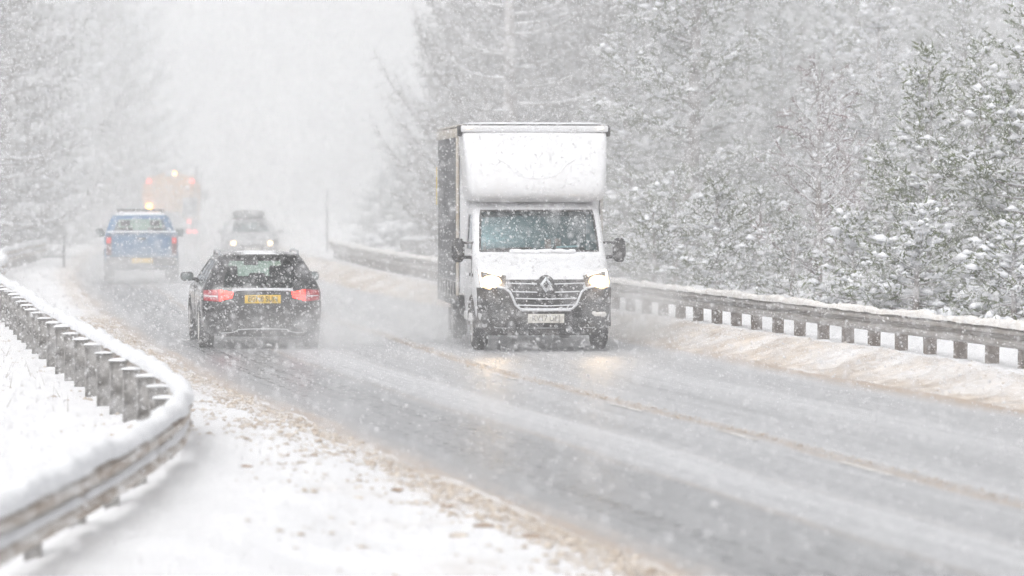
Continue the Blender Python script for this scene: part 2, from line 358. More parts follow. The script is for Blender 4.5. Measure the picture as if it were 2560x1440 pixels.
# ---------------------------------------------------------------- ground sheet
def build_ground():
    la = np.concatenate([[-160, -110, -75, -55, -40, -30, -23, -18, -14, -11, -9, -7.6], np.arange(-6.6, .45, .085)])
    mid = np.array([.25, .5, .75])
    rt = np.concatenate([np.arange(-.45, 3.4, .085), [3.6, 3.9, 4.3, 4.8, 5.5, 6.5, 8, 10, 13, 17, 22, 30, 40, 55, 80, 120, 170]])
    v = np.concatenate([np.arange(4, 16, .6), np.arange(16, 62, .13), np.arange(62, 122, .4), np.arange(122, 200, 3.0), np.arange(200, 461, 20)])
    D = v[:, None]
    XLv, ERv = XL(v)[:, None], edge_r(v)[:, None]
    X = np.concatenate([XLv + la[None], XLv + .5 + (ERv - .5 - XLv - .5 + .0) * mid[None], ERv + rt[None]], axis=1)
    DD = np.repeat(D, X.shape[1], 1)
    Z = ground_z(X, DD)
    V = np.stack([X, DD, Z], -1).reshape(-1, 3)
    nv, nu = X.shape
    i = np.arange(nv - 1)[:, None] * nu + np.arange(nu - 1)[None]
    F = np.stack([i, i + 1, i + nu + 1, i + nu], -1).reshape(-1, 4)
    m, N, L, B = _nodes('snowy_ground')
    at = N.new('ShaderNodeAttribute'); at.attribute_name = 'dirt'
    tc = N.new('ShaderNodeTexCoord')
    n1 = N.new('ShaderNodeTexNoise'); n1.inputs['Scale'].default_value = 10.0; n1.inputs['Detail'].default_value = 6; n1.inputs['Roughness'].default_value = .72
    L.new(tc.outputs['Object'], n1.inputs['Vector'])
    ad = N.new('ShaderNodeMath'); ad.operation = 'ADD'; L.new(at.outputs['Fac'], ad.inputs[0]); L.new(n1.outputs['Fac'], ad.inputs[1])
    mr = N.new('ShaderNodeMapRange'); mr.inputs[1].default_value = .80; mr.inputs[2].default_value = 1.36; L.new(ad.outputs[0], mr.inputs[0])
    n2 = N.new('ShaderNodeTexNoise'); n2.inputs['Scale'].default_value = 2.2; n2.inputs['Detail'].default_value = 3; L.new(tc.outputs['Object'], n2.inputs['Vector'])
    rp = N.new('ShaderNodeValToRGB'); rp.color_ramp.elements[0].position = .35; rp.color_ramp.elements[1].position = .68
    rp.color_ramp.elements[0].color = (.40, .34, .285, 1); rp.color_ramp.elements[1].color = (.66, .59, .52, 1); L.new(n2.outputs['Fac'], rp.inputs[0])
    mx = N.new('ShaderNodeMix'); mx.data_type = 'RGBA'; mx.inputs[6].default_value = (.77, .775, .79, 1)
    L.new(mr.outputs[0], mx.inputs[0]); L.new(rp.outputs[0], mx.inputs[7]); L.new(mx.outputs[2], B.inputs['Base Color'])
    B.inputs['Roughness'].default_value = .8; B.inputs['Specular IOR Level'].default_value = .2
    n3 = N.new('ShaderNodeTexNoise'); n3.inputs['Scale'].default_value = 16; n3.inputs['Detail'].default_value = 5; L.new(tc.outputs['Object'], n3.inputs['Vector'])
    bp = N.new('ShaderNodeBump'); bp.inputs['Strength'].default_value = .55; bp.inputs['Distance'].default_value = .05
    L.new(n3.outputs['Fac'], bp.inputs['Height']); L.new(bp.outputs[0], B.inputs['Normal'])
    o = np_mesh('snowy_ground', V, F, m, kind='structure', smooth=True)
    a = (X - XL(DD)); t = (X - edge_r(DD))
    n = fbm(X * 1.7, DD * 1.2, 21)
    dirt = .38 * np.exp(-((a + .20) / .30) ** 2) + (.24 + .65 * (n - .45)) * sstep(-3.1, -1.5, a) * sstep(.6, .1, a)
    bank = sstep(-.3, .05, t) * sstep(1.9, .8, t)
    dirt = dirt + bank * (.60 + .8 * (n - .45) + .20 * sstep(.5, 0, t) + .18 * sstep(46, 62, DD))
    dirt = dirt + .10 * sstep(-.5, .5, np.minimum(a, -t))
    at = o.data.attributes.new('dirt', 'FLOAT', 'POINT'); at.data.foreach_set('value', np.clip(dirt, 0, 1).astype(np.float32).ravel())
    return o
build_ground()

# ---------------------------------------------------------------- the wet road
def build_road():
    v = np.concatenate([np.arange(4, 130, 1.0), np.arange(130, 461, 6.0)])
    k = 12; f = np.linspace(0, 1, k + 1)
    x0, x1 = XL(v)[:, None] - .6, edge_r(v)[:, None] + .6
    X = x0 + (x1 - x0) * f[None]; D = np.repeat(v[:, None], k + 1, 1)
    V = np.stack([X, D, np.zeros_like(X)], -1).reshape(-1, 3)
    i = np.arange(len(v) - 1)[:, None] * (k + 1) + np.arange(k)[None]
    F = np.stack([i, i + 1, i + k + 2, i + k + 1], -1).reshape(-1, 4)
    m, N, L, B = _nodes('wet_slushy_asphalt')
    o = np_mesh('road', V, F, m, kind='structure', smooth=True)
    uv = o.data.uv_layers.new(name='UVMap')
    U = (X - XL(D)).ravel(); Vv = D.ravel()
    li = np.array([l.vertex_index for l in o.data.loops]) if False else F.ravel()
    uv.data.foreach_set('uv', np.stack([U[li], Vv[li]], -1).astype(np.float32).ravel())
    tu = N.new('ShaderNodeUVMap'); tu.uv_map = 'UVMap'
    sx = N.new('ShaderNodeSeparateXYZ'); L.new(tu.outputs[0], sx.inputs[0])
    def noise(scale3, det=4, rough=.6):
        mp = N.new('ShaderNodeMapping'); mp.inputs['Scale'].default_value = scale3; L.new(tu.outputs[0], mp.inputs[0])
        n = N.new('ShaderNodeTexNoise'); n.inputs['Scale'].default_value = 1.0; n.inputs['Detail'].default_value = det; n.inputs['Roughness'].default_value = rough
        L.new(mp.outputs[0], n.inputs['Vector']); return n.outputs['Fac']
    streak = noise((8.5, .06, 1), 6, .75); wob = noise((.35, .11, 1), 2); fine = noise((9, 6, 1), 6, .75); blot = noise((1.1, .25, 1), 4)
    def math_(op, a, b, clamp=False):
        n = N.new('ShaderNodeMath'); n.operation = op; n.use_clamp = clamp
        for k_, q in enumerate((a, b)):
            if isinstance(q, (int, float)): n.inputs[k_].default_value = q
            else: L.new(q, n.inputs[k_])
        return n.outputs[0]
    uw = math_('ADD', sx.outputs[0], math_('MULTIPLY', math_('SUBTRACT', wob, .5), .55))
    un = math_('DIVIDE', uw, 8.4)
    def ramp(stops, interp='EASE'):
        r = N.new('ShaderNodeValToRGB'); r.color_ramp.interpolation = interp
        e = r.color_ramp.elements
        while len(e) < len(stops): e.new(.5)
        for q, (p, c) in zip(e, stops): q.position = p / 8.4; q.color = (c, c, c, 1)
        L.new(un, r.inputs[0]); return r.outputs[0]
    slush = ramp([(0, .8), (.35, .5), (.7, .36), (1.6, .40), (2.0, .78), (2.55, .95), (2.9, .62), (3.7, .72), (4.2, .78), (5.0, .66), (6.0, .84), (6.9, .68), (8.0, .9)])
    brown = ramp([(0, .58), (.3, .32), (.6, .0), (1.65, .02), (1.82, .42), (1.98, .02), (2.62, .03), (2.72, .30), (2.84, .02), (3.72, .0), (3.98, .55), (4.10, .45), (4.28, .03), (6.3, .12), (7.2, .12), (8.0, .65)])
    s = math_('ADD', slush, math_('ADD', math_('MULTIPLY', math_('SUBTRACT', streak, .5), 1.1), math_('MULTIPLY', math_('SUBTRACT', fine, .5), 1.5)), True)
    bfac = math_('ADD', math_('ADD', brown, -.40), math_('ADD', math_('MULTIPLY', math_('SUBTRACT', fine, .5), 1.6), math_('MULTIPLY', math_('SUBTRACT', streak, .3), .9)))
    bfac = math_('MULTIPLY', bfac, math_('MULTIPLY', brown, 3.0), True)
    c1 = N.new('ShaderNodeMix'); c1.data_type = 'RGBA'; c1.inputs[6].default_value = (.060, .062, .066, 1); c1.inputs[7].default_value = (.56, .565, .58, 1); L.new(s, c1.inputs[0])
    c2 = N.new('ShaderNodeMix'); c2.data_type = 'RGBA'; L.new(c1.outputs[2], c2.inputs[6]); c2.inputs[7].default_value = (.42, .32, .235, 1); L.new(bfac, c2.inputs[0])
    L.new(c2.outputs[2], B.inputs['Base Color'])
    rg = N.new('ShaderNodeMapRange'); rg.inputs[1].default_value = .1; rg.inputs[2].default_value = .8; rg.inputs[3].default_value = .22; rg.inputs[4].default_value = .46
    L.new(math_('ADD', s, math_('MULTIPLY', bfac, .6)), rg.inputs[0]); L.new(rg.outputs[0], B.inputs['Roughness'])
    bp = N.new('ShaderNodeBump'); bp.inputs['Strength'].default_value = .6; bp.inputs['Distance'].default_value = .02
    L.new(math_('ADD', fine, math_('MULTIPLY', streak, .6)), bp.inputs['Height']); L.new(bp.outputs[0], B.inputs['Normal'])
    # worn centre-line dashes, half hidden in slush
    pm = mat('worn_road_paint', (.70, .69, .67), .6, col2=(.46, .43, .40), scale=5, lo=.45, hi=.62)
    for d0 in (30.4, 34.6, 39.0, 45.5):
        d1 = d0 + 1.5; b = MB(); vs = []
        for q in np.linspace(d0, d1, 5):
            c = float(XL(q)) + 3.82
            vs += [(c - .035, q, .006), (c + .035, q, .006)]
        b.add(vs, [(2 * k, 2 * k + 1, 2 * k + 3, 2 * k + 2) for k in range(4)])
        obj('lane_dash', b, pm, o, smooth=0)
    return o
road = build_road()

# ---------------------------------------------------------------- guard rails
W_PROF0 = [(-.02, 0.0), (.0, .015), (.075, .055), (.08, .10), (.012, .135), (.012, .175), (.08, .21), (.075, .255), (.0, .295), (-.02, .31)]
W_PROF = W_PROF0
def resample(fx, d0, d1, step=.25):
    ds = np.arange(d0, d1, .05); p = np.stack([fx(ds), ds], -1)
    s = np.concatenate([[0], np.cumsum(np.hypot(*np.diff(p, axis=0).T))])
    q = np.arange(0, s[-1], step)
    return np.stack([np.interp(q, s, p[:, 0]), np.interp(q, s, p[:, 1])], -1)

def guardrail(fx, d0, d1, side, label, post_step, beam_mat, post_mat, cap_mat, cap_w, cap_h, post_size, post_off, cap_posts, zb=.30, hs=1.0, groove=False):
    P = resample(fx, d0, d1)
    root = thing('guardrail', label, 'guardrail', (float(P[0, 0]), float(P[0, 1]), 0))
    O = P[0].copy()
    T = np.gradient(P, axis=0); T /= np.linalg.norm(T, axis=1)[:, None]
    Nn = np.stack([T[:, 1], -T[:, 0]], -1) * side      # toward the traffic
    zg = ground_z(P[:, 0], P[:, 1])
    WP = [(a, z * hs) for a, z in W_PROF]; bt = .31 * hs
    prof = WP + [(q[0] - .012, q[1]) for q in WP[::-1]]
    # beam in lapped lengths of about 4 m
    n = len(P); seg = 16
    for k, i0 in enumerate(range(0, n - 1, seg)):
        i1 = min(i0 + seg + 1, n - 1)
        if i1 - i0 < 2: break
        lift = .004 * (k % 2)
        rings = [[(P[i, 0] - O[0] + Nn[i, 0] * (a + lift), P[i, 1] - O[1] + Nn[i, 1] * (a + lift), zb + z) for a, z in prof] for i in range(i0, i1 + 1)]
        obj('beam', MB().loft(rings), beam_mat, root, smooth=40)
        # lap bolts
        bo = MB()
        i = i0 + 1 if i0 + 1 < n else i0
        for a, z in ((.085, .08), (.085, .23), (.018, .155)):
            c = Vector((P[i, 0] - O[0] + Nn[i, 0] * (a + .004), P[i, 1] - O[1] + Nn[i, 1] * (a + .004), zb + z)); bo.ellipsoid(c, (.016, .016, .016), 6, 4)
        obj('lap_bolts', bo, M['steel'], root, kind='stuff')
    # snow lying on the beam
    rings = []
    P2 = resample(fx, d0, d1, .09); T2 = np.gradient(P2, axis=0); T2 /= np.linalg.norm(T2, axis=1)[:, None]; N2 = np.stack([T2[:, 1], -T2[:, 0]], -1) * side
    for i in range(len(P2)):
        x, y = P2[i]; hh = cap_h * (.85 + 1.3 * (fbm(y * 1.1, x * .2, 31) - .47) + .5 * (vnoise(y * 7, 0, 33) - .5)); hh = max(hh, .25 * cap_h); ww = cap_w * (.95 + .75 * (fbm(y * 1.3, 3.1, 35) - .45))
        c = .012; ring = []
        for q in range(11):
            th = PI * q / 10
            jit = 1 + .10 * (vnoise(y * 9, q * .9, 37) - .5)
            a = c + ww / 2 * math.cos(th) * jit; z = zb + bt + hh * math.sin(th) ** .8 * jit
            if q in (0, 10): z -= .02 * vnoise(y * 3, q, 39) + .004
            ring.append((x - O[0] + N2[i, 0] * a, y - O[1] + N2[i, 1] * a, z))
        ring += [(x - O[0] + N2[i, 0] * (c - ww * .3), y - O[1] + N2[i, 1] * (c - ww * .3), zb + bt - .008), (x - O[0] + N2[i, 0] * (c + ww * .3), y - O[1] + N2[i, 1] * (c + ww * .3), zb + bt - .008)]
        rings.append(ring)
    obj('snow_cap', MB().loft(rings), cap_mat, root, smooth=60)
    if groove:      # snow caught in the lower fold of the beam
        for i0 in range(0, len(P2) - 1, 44):
            rg = []; i1 = min(i0 + 43, len(P2) - 1)
            for i in range(i0, i1 + 1):
                x, y = P2[i]; k = (.35 + 1.1 * max(0., float(fbm(y * 1.3, 7.7, 41)) - .30)) * min(1, (i - i0 + .3) / 3, (i1 - i + .3) / 3); row = []
                for a, z in ((.012, .125), (.030 + .045 * k, .128 + .02 * k), (.028 + .05 * k, .165), (.012 + .03 * k, .165 + .05 * k), (.0, .17)):
                    row.append((x - O[0] + N2[i, 0] * (a + .006), y - O[1] + N2[i, 1] * (a + .006), zb + z))
                rg.append(row)
            if len(rg) > 4: obj('fold_snow', MB().loft(rg), cap_mat, root, smooth=60)
    # posts
    step = max(1, round(post_step / .25)); first = None
    for i in range(2, n - 1, step):
        ang = math.atan2(T[i, 1], T[i, 0]) - PI / 2
        rot = Matrix.Rotation(ang, 3, 'Z')
        zt = zb + bt - .03 + R.uniform(-.012, .012)
        base = P[i] + Nn[i] * post_off - O
        h = zt + .35; ps = (post_size[0] * (.55 if groove and P[i, 1] < 29.5 else 1), post_size[1])
        b = MB().box((0, 0, zt - h / 2), (ps[0], ps[1], h))
        # returned flanges make the Z-section
        b.box((ps[0] / 2 - .006, ps[1] / 2 + .012, zt - h / 2 - .002), (.012, .03, h - .01))
        b.box((-ps[0] / 2 + .006, -ps[1] / 2 - .012, zt - h / 2 - .002), (.012, .03, h - .01))
        o = obj('post', b, post_mat, root, smooth=0); o.location = (base[0], base[1], 0); o.rotation_euler = (R.uniform(-.012, .012), R.uniform(-.012, .012), ang)
        # spacer between post and beam
        sp = MB().box((side * (abs(post_off) - post_size[0] / 2 - .006) / 2 + side * post_size[0] / 2, 0, zb + .155), (max(.03, abs(post_off) - post_size[0] / 2 - .02), .06, .14))
        s_ = obj('spacer', sp, M['steel'], o, smooth=0)
        if cap_posts:
            cp = MB(); hh = R.uniform(.022, .038)
            rr = []
            for q in range(6):
                f = q / 5; k = math.sqrt(max(0.02, 1 - f ** 2.2))
                rr.append([((ps[0] / 2 + .006) * k * math.cos(2 * PI * j / 12) * 1.15, (post_size[1] / 2 + .022) * k * math.sin(2 * PI * j / 12) * 1.1, zt + .004 + hh * f) for j in range(12)])
            cp.loft(rr); obj('post_snow', cp, M['snow_cap'], o, smooth=60)
    return root

guardrail(XLEFT, 11, 117, 1, 'snow capped barrier with plastered posts curving along the near verge', 1.75, M['steel_dirty'], M['post_plastered'], M['snow_cap'], .165, .105, (.18, .035), -.15, True, zb=.315, groove=True, hs=1.1)
guardrail(XR, 33, 117, -1, 'dark grimy barrier with gritty snow on top running below the wood', 1.15, M['steel'], M['post_dark'], M['snow_grit'], .15, .08, (.16, .11), -.11, False, zb=.375, hs=.90)

# ---------------------------------------------------------------- vehicle shell
class Hull:
    """Stack of rounded plan outlines; near face toward -y. Keys: z, y near, y far, half width, near corner r, far corner r."""
    NN, NC, NS = 20, 4, 24
    def __init__(s, keys, bow=.06, bow_far=.06):
        k = np.array(keys, float); s.f = [pchip(k[:, 0], k[:, j]) for j in range(1, 6)]; s.bow, s.bf = bow, bow_far
    def at(s, z): return [float(f(z)) for f in s.f]
    def near_y(s, x, z, off=0.0):
        y0, y1, hw, r0, r1 = s.at(z); e = hw - r0; ax = min(abs(x), hw - 1e-4)
        if ax <= e: return y0 + s.bow * (ax / hw) ** 2 - off
        dx = ax - e; return y0 + s.bow * (e / hw) ** 2 + r0 - math.sqrt(max(1e-6, r0 * r0 - dx * dx)) - off
    def ring(s, z):
        y0, y1, hw, r0, r1 = s.at(z); pts = []; tags = []
        e0, e1 = hw - r0, hw - r1; b0, b1 = s.bow * (e0 / hw) ** 2, s.bf * (e1 / hw) ** 2
        for k in range(s.NN):
            t = -1 + 2 * k / s.NN; x = t * e0; pts.append((x, y0 + s.bow * (x / hw) ** 2, z)); tags.append(('near', t + 1 / s.NN))
        for k in range(s.NC):
            a = -PI / 2 + PI / 2 * k / s.NC; pts.append((e0 + r0 * math.cos(a), y0 + b0 + r0 + r0 * math.sin(a), z)); tags.append(('c', 0))
        ya, yb = y0 + b0 + r0, y1 - b1 - r1
        for k in range(s.NS): pts.append((hw, ya + (yb - ya) * k / s.NS, z)); tags.append(('right', (k + .5) / s.NS))
        for k in range(s.NC):
            a = PI / 2 * k / s.NC; pts.append((e1 + r1 * math.cos(a), yb + r1 * math.sin(a), z)); tags.append(('c', 0))
        for k in range(s.NN):
            t = 1 - 2 * k / s.NN; x = t * e1; pts.append((x, y1 - s.bf * (x / hw) ** 2, z)); tags.append(('far', t - 1 / s.NN))
        for k in range(s.NC):
            a = PI / 2 + PI / 2 * k / s.NC; pts.append((-e1 + r1 * math.cos(a), yb + r1 * math.sin(a), z)); tags.append(('c', 0))
        for k in range(s.NS): pts.append((-hw, yb + (ya - yb) * k / s.NS, z)); tags.append(('left', 1 - (k + .5) / s.NS))
        for k in range(s.NC):
            a = PI + PI / 2 * k / s.NC; pts.append((-e0 + r0 * math.cos(a), ya + r0 * math.sin(a), z)); tags.append(('c', 0))
        return pts, tags
    def build(s, zs, holes=(), inset=.012):
        """holes: (key, side, f0, f1, z0, z1). Returns shell MB and {key: pane MB}."""
        rings = [s.ring(z) for z in zs]; n = len(rings[0][0]); tags = rings[0][1]
        body = MB(); body.v = [p for r, _ in rings for p in r]; panes = {}
        for i in range(len(zs) - 1):
            zm = (zs[i] + zs[i + 1]) / 2
            for j in range(n):
                k = (j + 1) % n; f = (i * n + j, i * n + k, (i + 1) * n + k, (i + 1) * n + j); hit = None
                for key, side, f0, f1, z0, z1 in holes:
                    if tags[j][0] == side and f0 < tags[j][1] < f1 and z0 < zm < z1: hit = key
                if hit is None: body.f.append(f)
                else:
                    mb = panes.setdefault(hit, MB()); c = [Vector(body.v[q]) for q in f]
                    side = tags[j][0]
                    d = {'near': Vector((0, 1, 0)), 'far': Vector((0, -1, 0)), 'left': Vector((1, 0, 0)), 'right': Vector((-1, 0, 0))}[side] * inset
                    mb.add([p + d for p in c], [(0, 1, 2, 3)])
        body.f += [tuple(range(n))[::-1], tuple((len(zs) - 1) * n + j for j in range(n))]
        for mb in panes.values():      # weld pane quads into one sheet
            key = {}; idx = []
            for p in mb.v:
                q = tuple(round(c, 5) for c in p); idx.append(key.setdefault(q, len(key)))
            mb.v = list(key); mb.f = [tuple(idx[a] for a in f) for f in mb.f]
        return body, panes
    def patch(s, quad, off=.01, nx=8, nz=4, depth=.04):
        """A solid plate laid on the near face; quad = bl, br, tr, tl as (x, z)."""
        bl, br, tr, tl = [Vector((*q, 0)) for q in quad]; g = []; gb = []
        for j in range(nz + 1):
            t = j / nz
            for i in range(nx + 1):
                u = i / nx; p = (bl * (1 - u) + br * u) * (1 - t) + (tl * (1 - u) + tr * u) * t
                y = s.near_y(p.x, p.y); g.append((p.x, y - off, p.y)); gb.append((p.x, y - off + depth, p.y))
        return solid_grid(g, gb, nx, nz)
    def line(s, pts, r, off=.0, n=6):
        return MB().tube([(x, s.near_y(x, z, off), z) for x, z in pts], r, n)

def solid_grid(g, gb, nx, nz):
    m = MB(); n = len(g); m.v = list(g) + list(gb); w = nx + 1
    for j in range(nz):
        for i in range(nx):
            a = j * w + i; m.f.append((a, a + 1, a + w + 1, a + w)); m.f.append((n + a, n + a + w, n + a + w + 1, n + a + 1))
    rim = [i for i in range(nx)] + [j * w + nx for j in range(nz)] + [nz * w + i for i in range(nx, 0, -1)] + [j * w for j in range(nz, 0, -1)]
    for q, a in enumerate(rim):
        b = rim[(q + 1) % len(rim)]; m.f.append((a, n + a, n + b, b))
    return m

def wheel(parent, x, y, r, wdt, side, rimr=.62, snowy=False):
    t = MB().lathe_x([(-wdt / 2, r * .66), (-wdt / 2 - .004, r * .82), (-wdt / 2 + .02, r * .96), (-wdt / 4, r), (wdt / 4, r), (wdt / 2 - .02, r * .96), (wdt / 2 + .004, r * .82), (wdt / 2, r * .66)], (0, 0, 0))
    o = obj('wheel', t, M['rubber'], parent, smooth=40); o.location = (x, y, r)
    d = MB().lathe_x([(side * (wdt / 2 - .05), r * .02), (side * (wdt / 2 - .03), r * .12), (side * (wdt / 2 - .05), r * .2), (side * (wdt / 2 - .06), r * .55), (side * (wdt / 2 + .002), r * .67)], (0, 0, 0))
    for k in range(5):
        a = 2 * PI * k / 5; d.box((side * (wdt / 2 - .02), math.cos(a) * r * .36, math.sin(a) * r * .36), (.025, r * .13, r * .5), Matrix.Rotation(a - PI / 2, 3, 'X'))
    obj('rim', d, M['rim'] if not snowy else M['snow_grit'], o, smooth=40)
    return o

def mirror(parent, x, y, z, wd, ht, side, glass_near, mt, arm_to):
    o = obj('wing_mirror', MB().ellipsoid((x, y, z), (wd / 2, .075, ht / 2), 16, 10), mt, parent, smooth=70)
    # flatten to a rounded block: superellipse push
    for v in o.data.vertices:
        dx, dz = (v.co.x - x) / (wd / 2), (v.co.z - z) / (ht / 2)
        f = (abs(dx) ** 3.2 + abs(dz) ** 3.2) ** (1 / 3.2); g = math.hypot(dx, dz)
        if f > 1e-3: v.co.x = x + (v.co.x - x) * g / f; v.co.z = z + (v.co.z - z) * g / f
    obj('mirror_arm', MB().tube([(x - side * wd * .35, y + .01, z - ht * .28), arm_to], .028, 6), mt, o)
    if glass_near:
        b = MB(); n = 16; yy = y - .077
        ring = [(x + wd * .42 * math.copysign(abs(math.cos(a)) ** .7, math.cos(a)), yy, z + ht * .40 * math.copysign(abs(math.sin(a)) ** .7, math.sin(a))) for a in [2 * PI * k / n for k in range(n)]]
        b.loft([[(p[0], p[1] + .03, p[2]) for p in ring], ring]); obj('mirror_face', b, M['mirror'], o)
    return o

def number_plate(parent, hull, xc, zc, wd, ht, txt, m, ink, off=.02):
    y = hull.near_y(xc, zc) - off
    p = obj('number_plate', MB().box((xc, y, zc), (wd, .014, ht)), m, parent, bevel=.004)
    text_mesh('plate_lettering', txt, ht * .92, ink, p, (xc, y - .0085, zc), sx=.82)
    return p

def seat(parent, x, y, z0, z1, wd=.44, head=True):
    b = MB().box((x, y, (z0 + z1) / 2), (wd, .13, z1 - z0), taper=.86)
    o = obj('seat', b, M['seat'], parent, bevel=.04, seg=3)
    if head:
        obj('headrest', MB().box((x, y, z1 + .11), (.25, .09, .16)), M['seat'], o, bevel=.035, seg=3)
    return o

def at_pixel(px, scale):
    """Spot on the road under column px of the photograph at the given pixels per metre."""
    return ((px - 1280) / scale, 9000.0 / scale)

# ================================================================ box van
def build_van():
    D = 53.0; root = thing('box_van', 'white box van with lit headlamps and grey curtain side, coming towards us', 'van', ((1365 - 1280) / 169.8, D, 0), math.radians(5.7))
    H = Hull([(.34, .16, 2.3, .90, .25, .05), (.45, .05, 2.3, .97, .28, .05), (.60, .0, 2.3, 1.0, .30, .05), (.90, .02, 2.3, 1.015, .30, .05), (1.02, .08, 2.3, 1.015, .32, .05), (1.14, .22, 2.3, 1.01, .34, .05),
              (1.28, .48, 2.3, 1.01, .26, .05), (1.44, .80, 2.3, 1.005, .115, .05), (1.75, 1.02, 2.3, .985, .11, .05), (2.08, 1.27, 2.3, .955, .11, .05), (2.18, 1.42, 2.3, .92, .15, .05), (2.24, 1.7, 2.28, .80, .18, .05)], bow=.10, bow_far=.0)
    zs = [.34, .40, .47, .55, .65, .78, .90, .96, 1.02, 1.08, 1.14, 1.21, 1.28, 1.36, 1.44, 1.475, 1.50, 1.56, 1.65, 1.75, 1.85, 1.95, 2.02, 2.055, 2.08, 2.12, 2.16, 2.20, 2.24]
    body, panes = H.build(zs, [('windscreen', 'near', -1.0, 1.0, 1.475, 2.08), ('side_window', 'right', .02, .72, 1.50, 2.02), ('side_window_b', 'left', .02, .72, 1.50, 2.02)])
    cab = obj('cab_body', body, M['white_paint'], root, smooth=40)
    # windscreen corners: short curved gussets keep the opening rounded
    obj('windscreen', panes['windscreen'], M['wind_glass'], root, smooth=60)
    obj('side_window', panes['side_window'], M['dark_glass'], root); obj('side_window', panes['side_window_b'], M['dark_glass'], root)
    seal = MB(); loop = []
    def wx(z): q = H.at(z); return q[2] - q[3] - .002
    for a, b in (((-1, 1.475), (1, 1.475)), ((1, 1.475), (1, 2.08)), ((1, 2.08), (-1, 2.08)), ((-1, 2.08), (-1, 1.475))):
        for k in range(8):
            t = k / 8; z = a[1] + (b[1] - a[1]) * t; f = a[0] + (b[0] - a[0]) * t; loop.append((f * wx(z), z))
    obj('windscreen_seal', H.line(loop + loop[:1], .016, .002), M['black_trim'], root)
    # header band at the top of the glass and snow along its foot
    obj('sun_strip', H.patch([(-wx(2.03) * .98, 2.03), (wx(2.03) * .98, 2.03), (wx(2.075) * .98, 2.075), (-wx(2.075) * .98, 2.075)], -.018, 14, 2, .01), M['black_trim'], root)
    sb = MB(); 
    for k in range(26):
        x = -.42 + .9 * k / 25 + R.uniform(-.02, .02); sb.ellipsoid((x, H.near_y(x, 1.475) - .02, 1.475 + R.uniform(-.01, .012)), (.06, .035, .022 + .016 * math.sin(k * .55) ** 2), 8, 5)
    obj('snow_ridge', sb, M['snow_cap'], root)
    for x0, x1 in ((-.80, -.12), (-.02, .68)):
        w_ = H.line([(x0, 1.50), ((x0 + x1) / 2, 1.515), (x1, 1.525)], .012, .012); obj('wiper', w_, M['black_trim'], root)
    # cabin
    obj('dashboard', MB().box((0, 1.34, 1.36), (1.62, .62, .20)), M['interior'], root, bevel=.06)
    obj('bulkhead', MB().box((0, 2.23, 1.55), (1.72, .04, 1.25)), M['interior'], root)
    obj('door_lining', MB().box((-.93, 1.75, 1.3), (.02, .9, .6), Matrix.Rotation(.06, 3, 'Y')), M['interior'], root); obj('door_lining', MB().box((.93, 1.75, 1.3), (.02, .9, .6), Matrix.Rotation(-.06, 3, 'Y')), M['interior'], root)
    for x in (-.56, .05, .52): seat(root, x, 2.02, .9, 1.62, .42)
    obj('steering_wheel', MB().tube([(.46 + .19 * math.cos(a), 1.68 - .05 * math.sin(a), 1.50 + .17 * math.sin(a)) for a in np.linspace(0, 2 * PI, 25)], .016, 6), M['interior'], root)
    for x, z in ((.16, 1.60), (.31, 1.61), (-.80, 1.56)):
        obj('dashboard_bag', MB().box((x, 1.20, z - .03), (.10 if x > 0 else .06, .06, .16)), M['orange_cloth'], root, bevel=.03, seg=3)
    obj('paper_sheet', MB().box((.44, 1.06, 1.525), (.34, .03, .055), Matrix.Rotation(-.05, 3, 'Y')), M['paper'], root)
    # black lower front
    lower = obj('bumper', H.patch([(-.985, .36), (.985, .36), (1.0, .95), (-1.0, .95)], .016, 26, 8, .10), M['bumper_grime'], root, smooth=40)
    obj('bumper_lip', H.patch([(-.80, .24), (.80, .24), (.93, .37), (-.93, .37)], .028, 16, 2, .10), M['bumper_grime'], root, smooth=40)
    for zz in (.36,): obj('bumper_crease', H.line([(-.75, zz), (0, zz - .005), (.75, zz)], .008, .034), M['bright_trim'], root)
    # grille
    gr = obj('grille', H.patch([(-.40, .64), (.40, .64), (.60, 1.07), (-.60, 1.07)], .026, 14, 6, .06), M['black_trim'], root)
    for zc, hw in ((1.005, .58), (.885, .50), (.785, .455), (.685, .42)):
        for sgn in (-1, 1):
            x0 = .13 if zc > .87 else .0
            obj('grille_bar', H.line([(sgn * (x0 + (hw - x0) * k / 5), zc + .012 * (k / 5)) for k in range(6)], .011, .034), M['bright_trim'], gr)
    fr = [(-.72, .965), (-.60, .945), (-.53, .89), (-.49, .80), (-.45, .70), (-.39, .645), (-.30, .625), (0, .62), (.30, .625), (.39, .645), (.45, .70), (.49, .80), (.53, .89), (.60, .945), (.72, .965)]
    obj('grille_surround', H.line(fr, .019, .034, 8), M['bright_trim'], gr, smooth=60)
    obj('grille_sill', H.patch([(-.36, .605), (.36, .605), (.38, .655), (-.38, .655)], .04, 10, 1, .03), M['bright_trim'], gr)
    # diamond emblem on its dark boss
    ye = H.near_y(0, 1.0) - .05
    em = obj('emblem_boss', MB().loft([[(.125 * math.cos(a), yy, 1.0 + .14 * math.sin(a)) for a in [2 * PI * k / 24 for k in range(24)]] for yy in (ye + .07, ye)]), M['black_trim'], root, smooth=40)
    d = MB(); o_ = [(0, .125), (.088, 0), (0, -.125), (-.088, 0)]; i_ = [(0, .060), (.040, 0), (0, -.060), (-.040, 0)]
    rings = []
    for sc, yy in ((o_, ye - .002), (o_, ye - .022), (i_, ye - .030), (i_, ye - .004)): rings.append([(x, yy, 1.0 + z) for x, z in sc])
    d.loft(rings, cap=False); obj('emblem', d, M['chrome'], em, smooth=0)
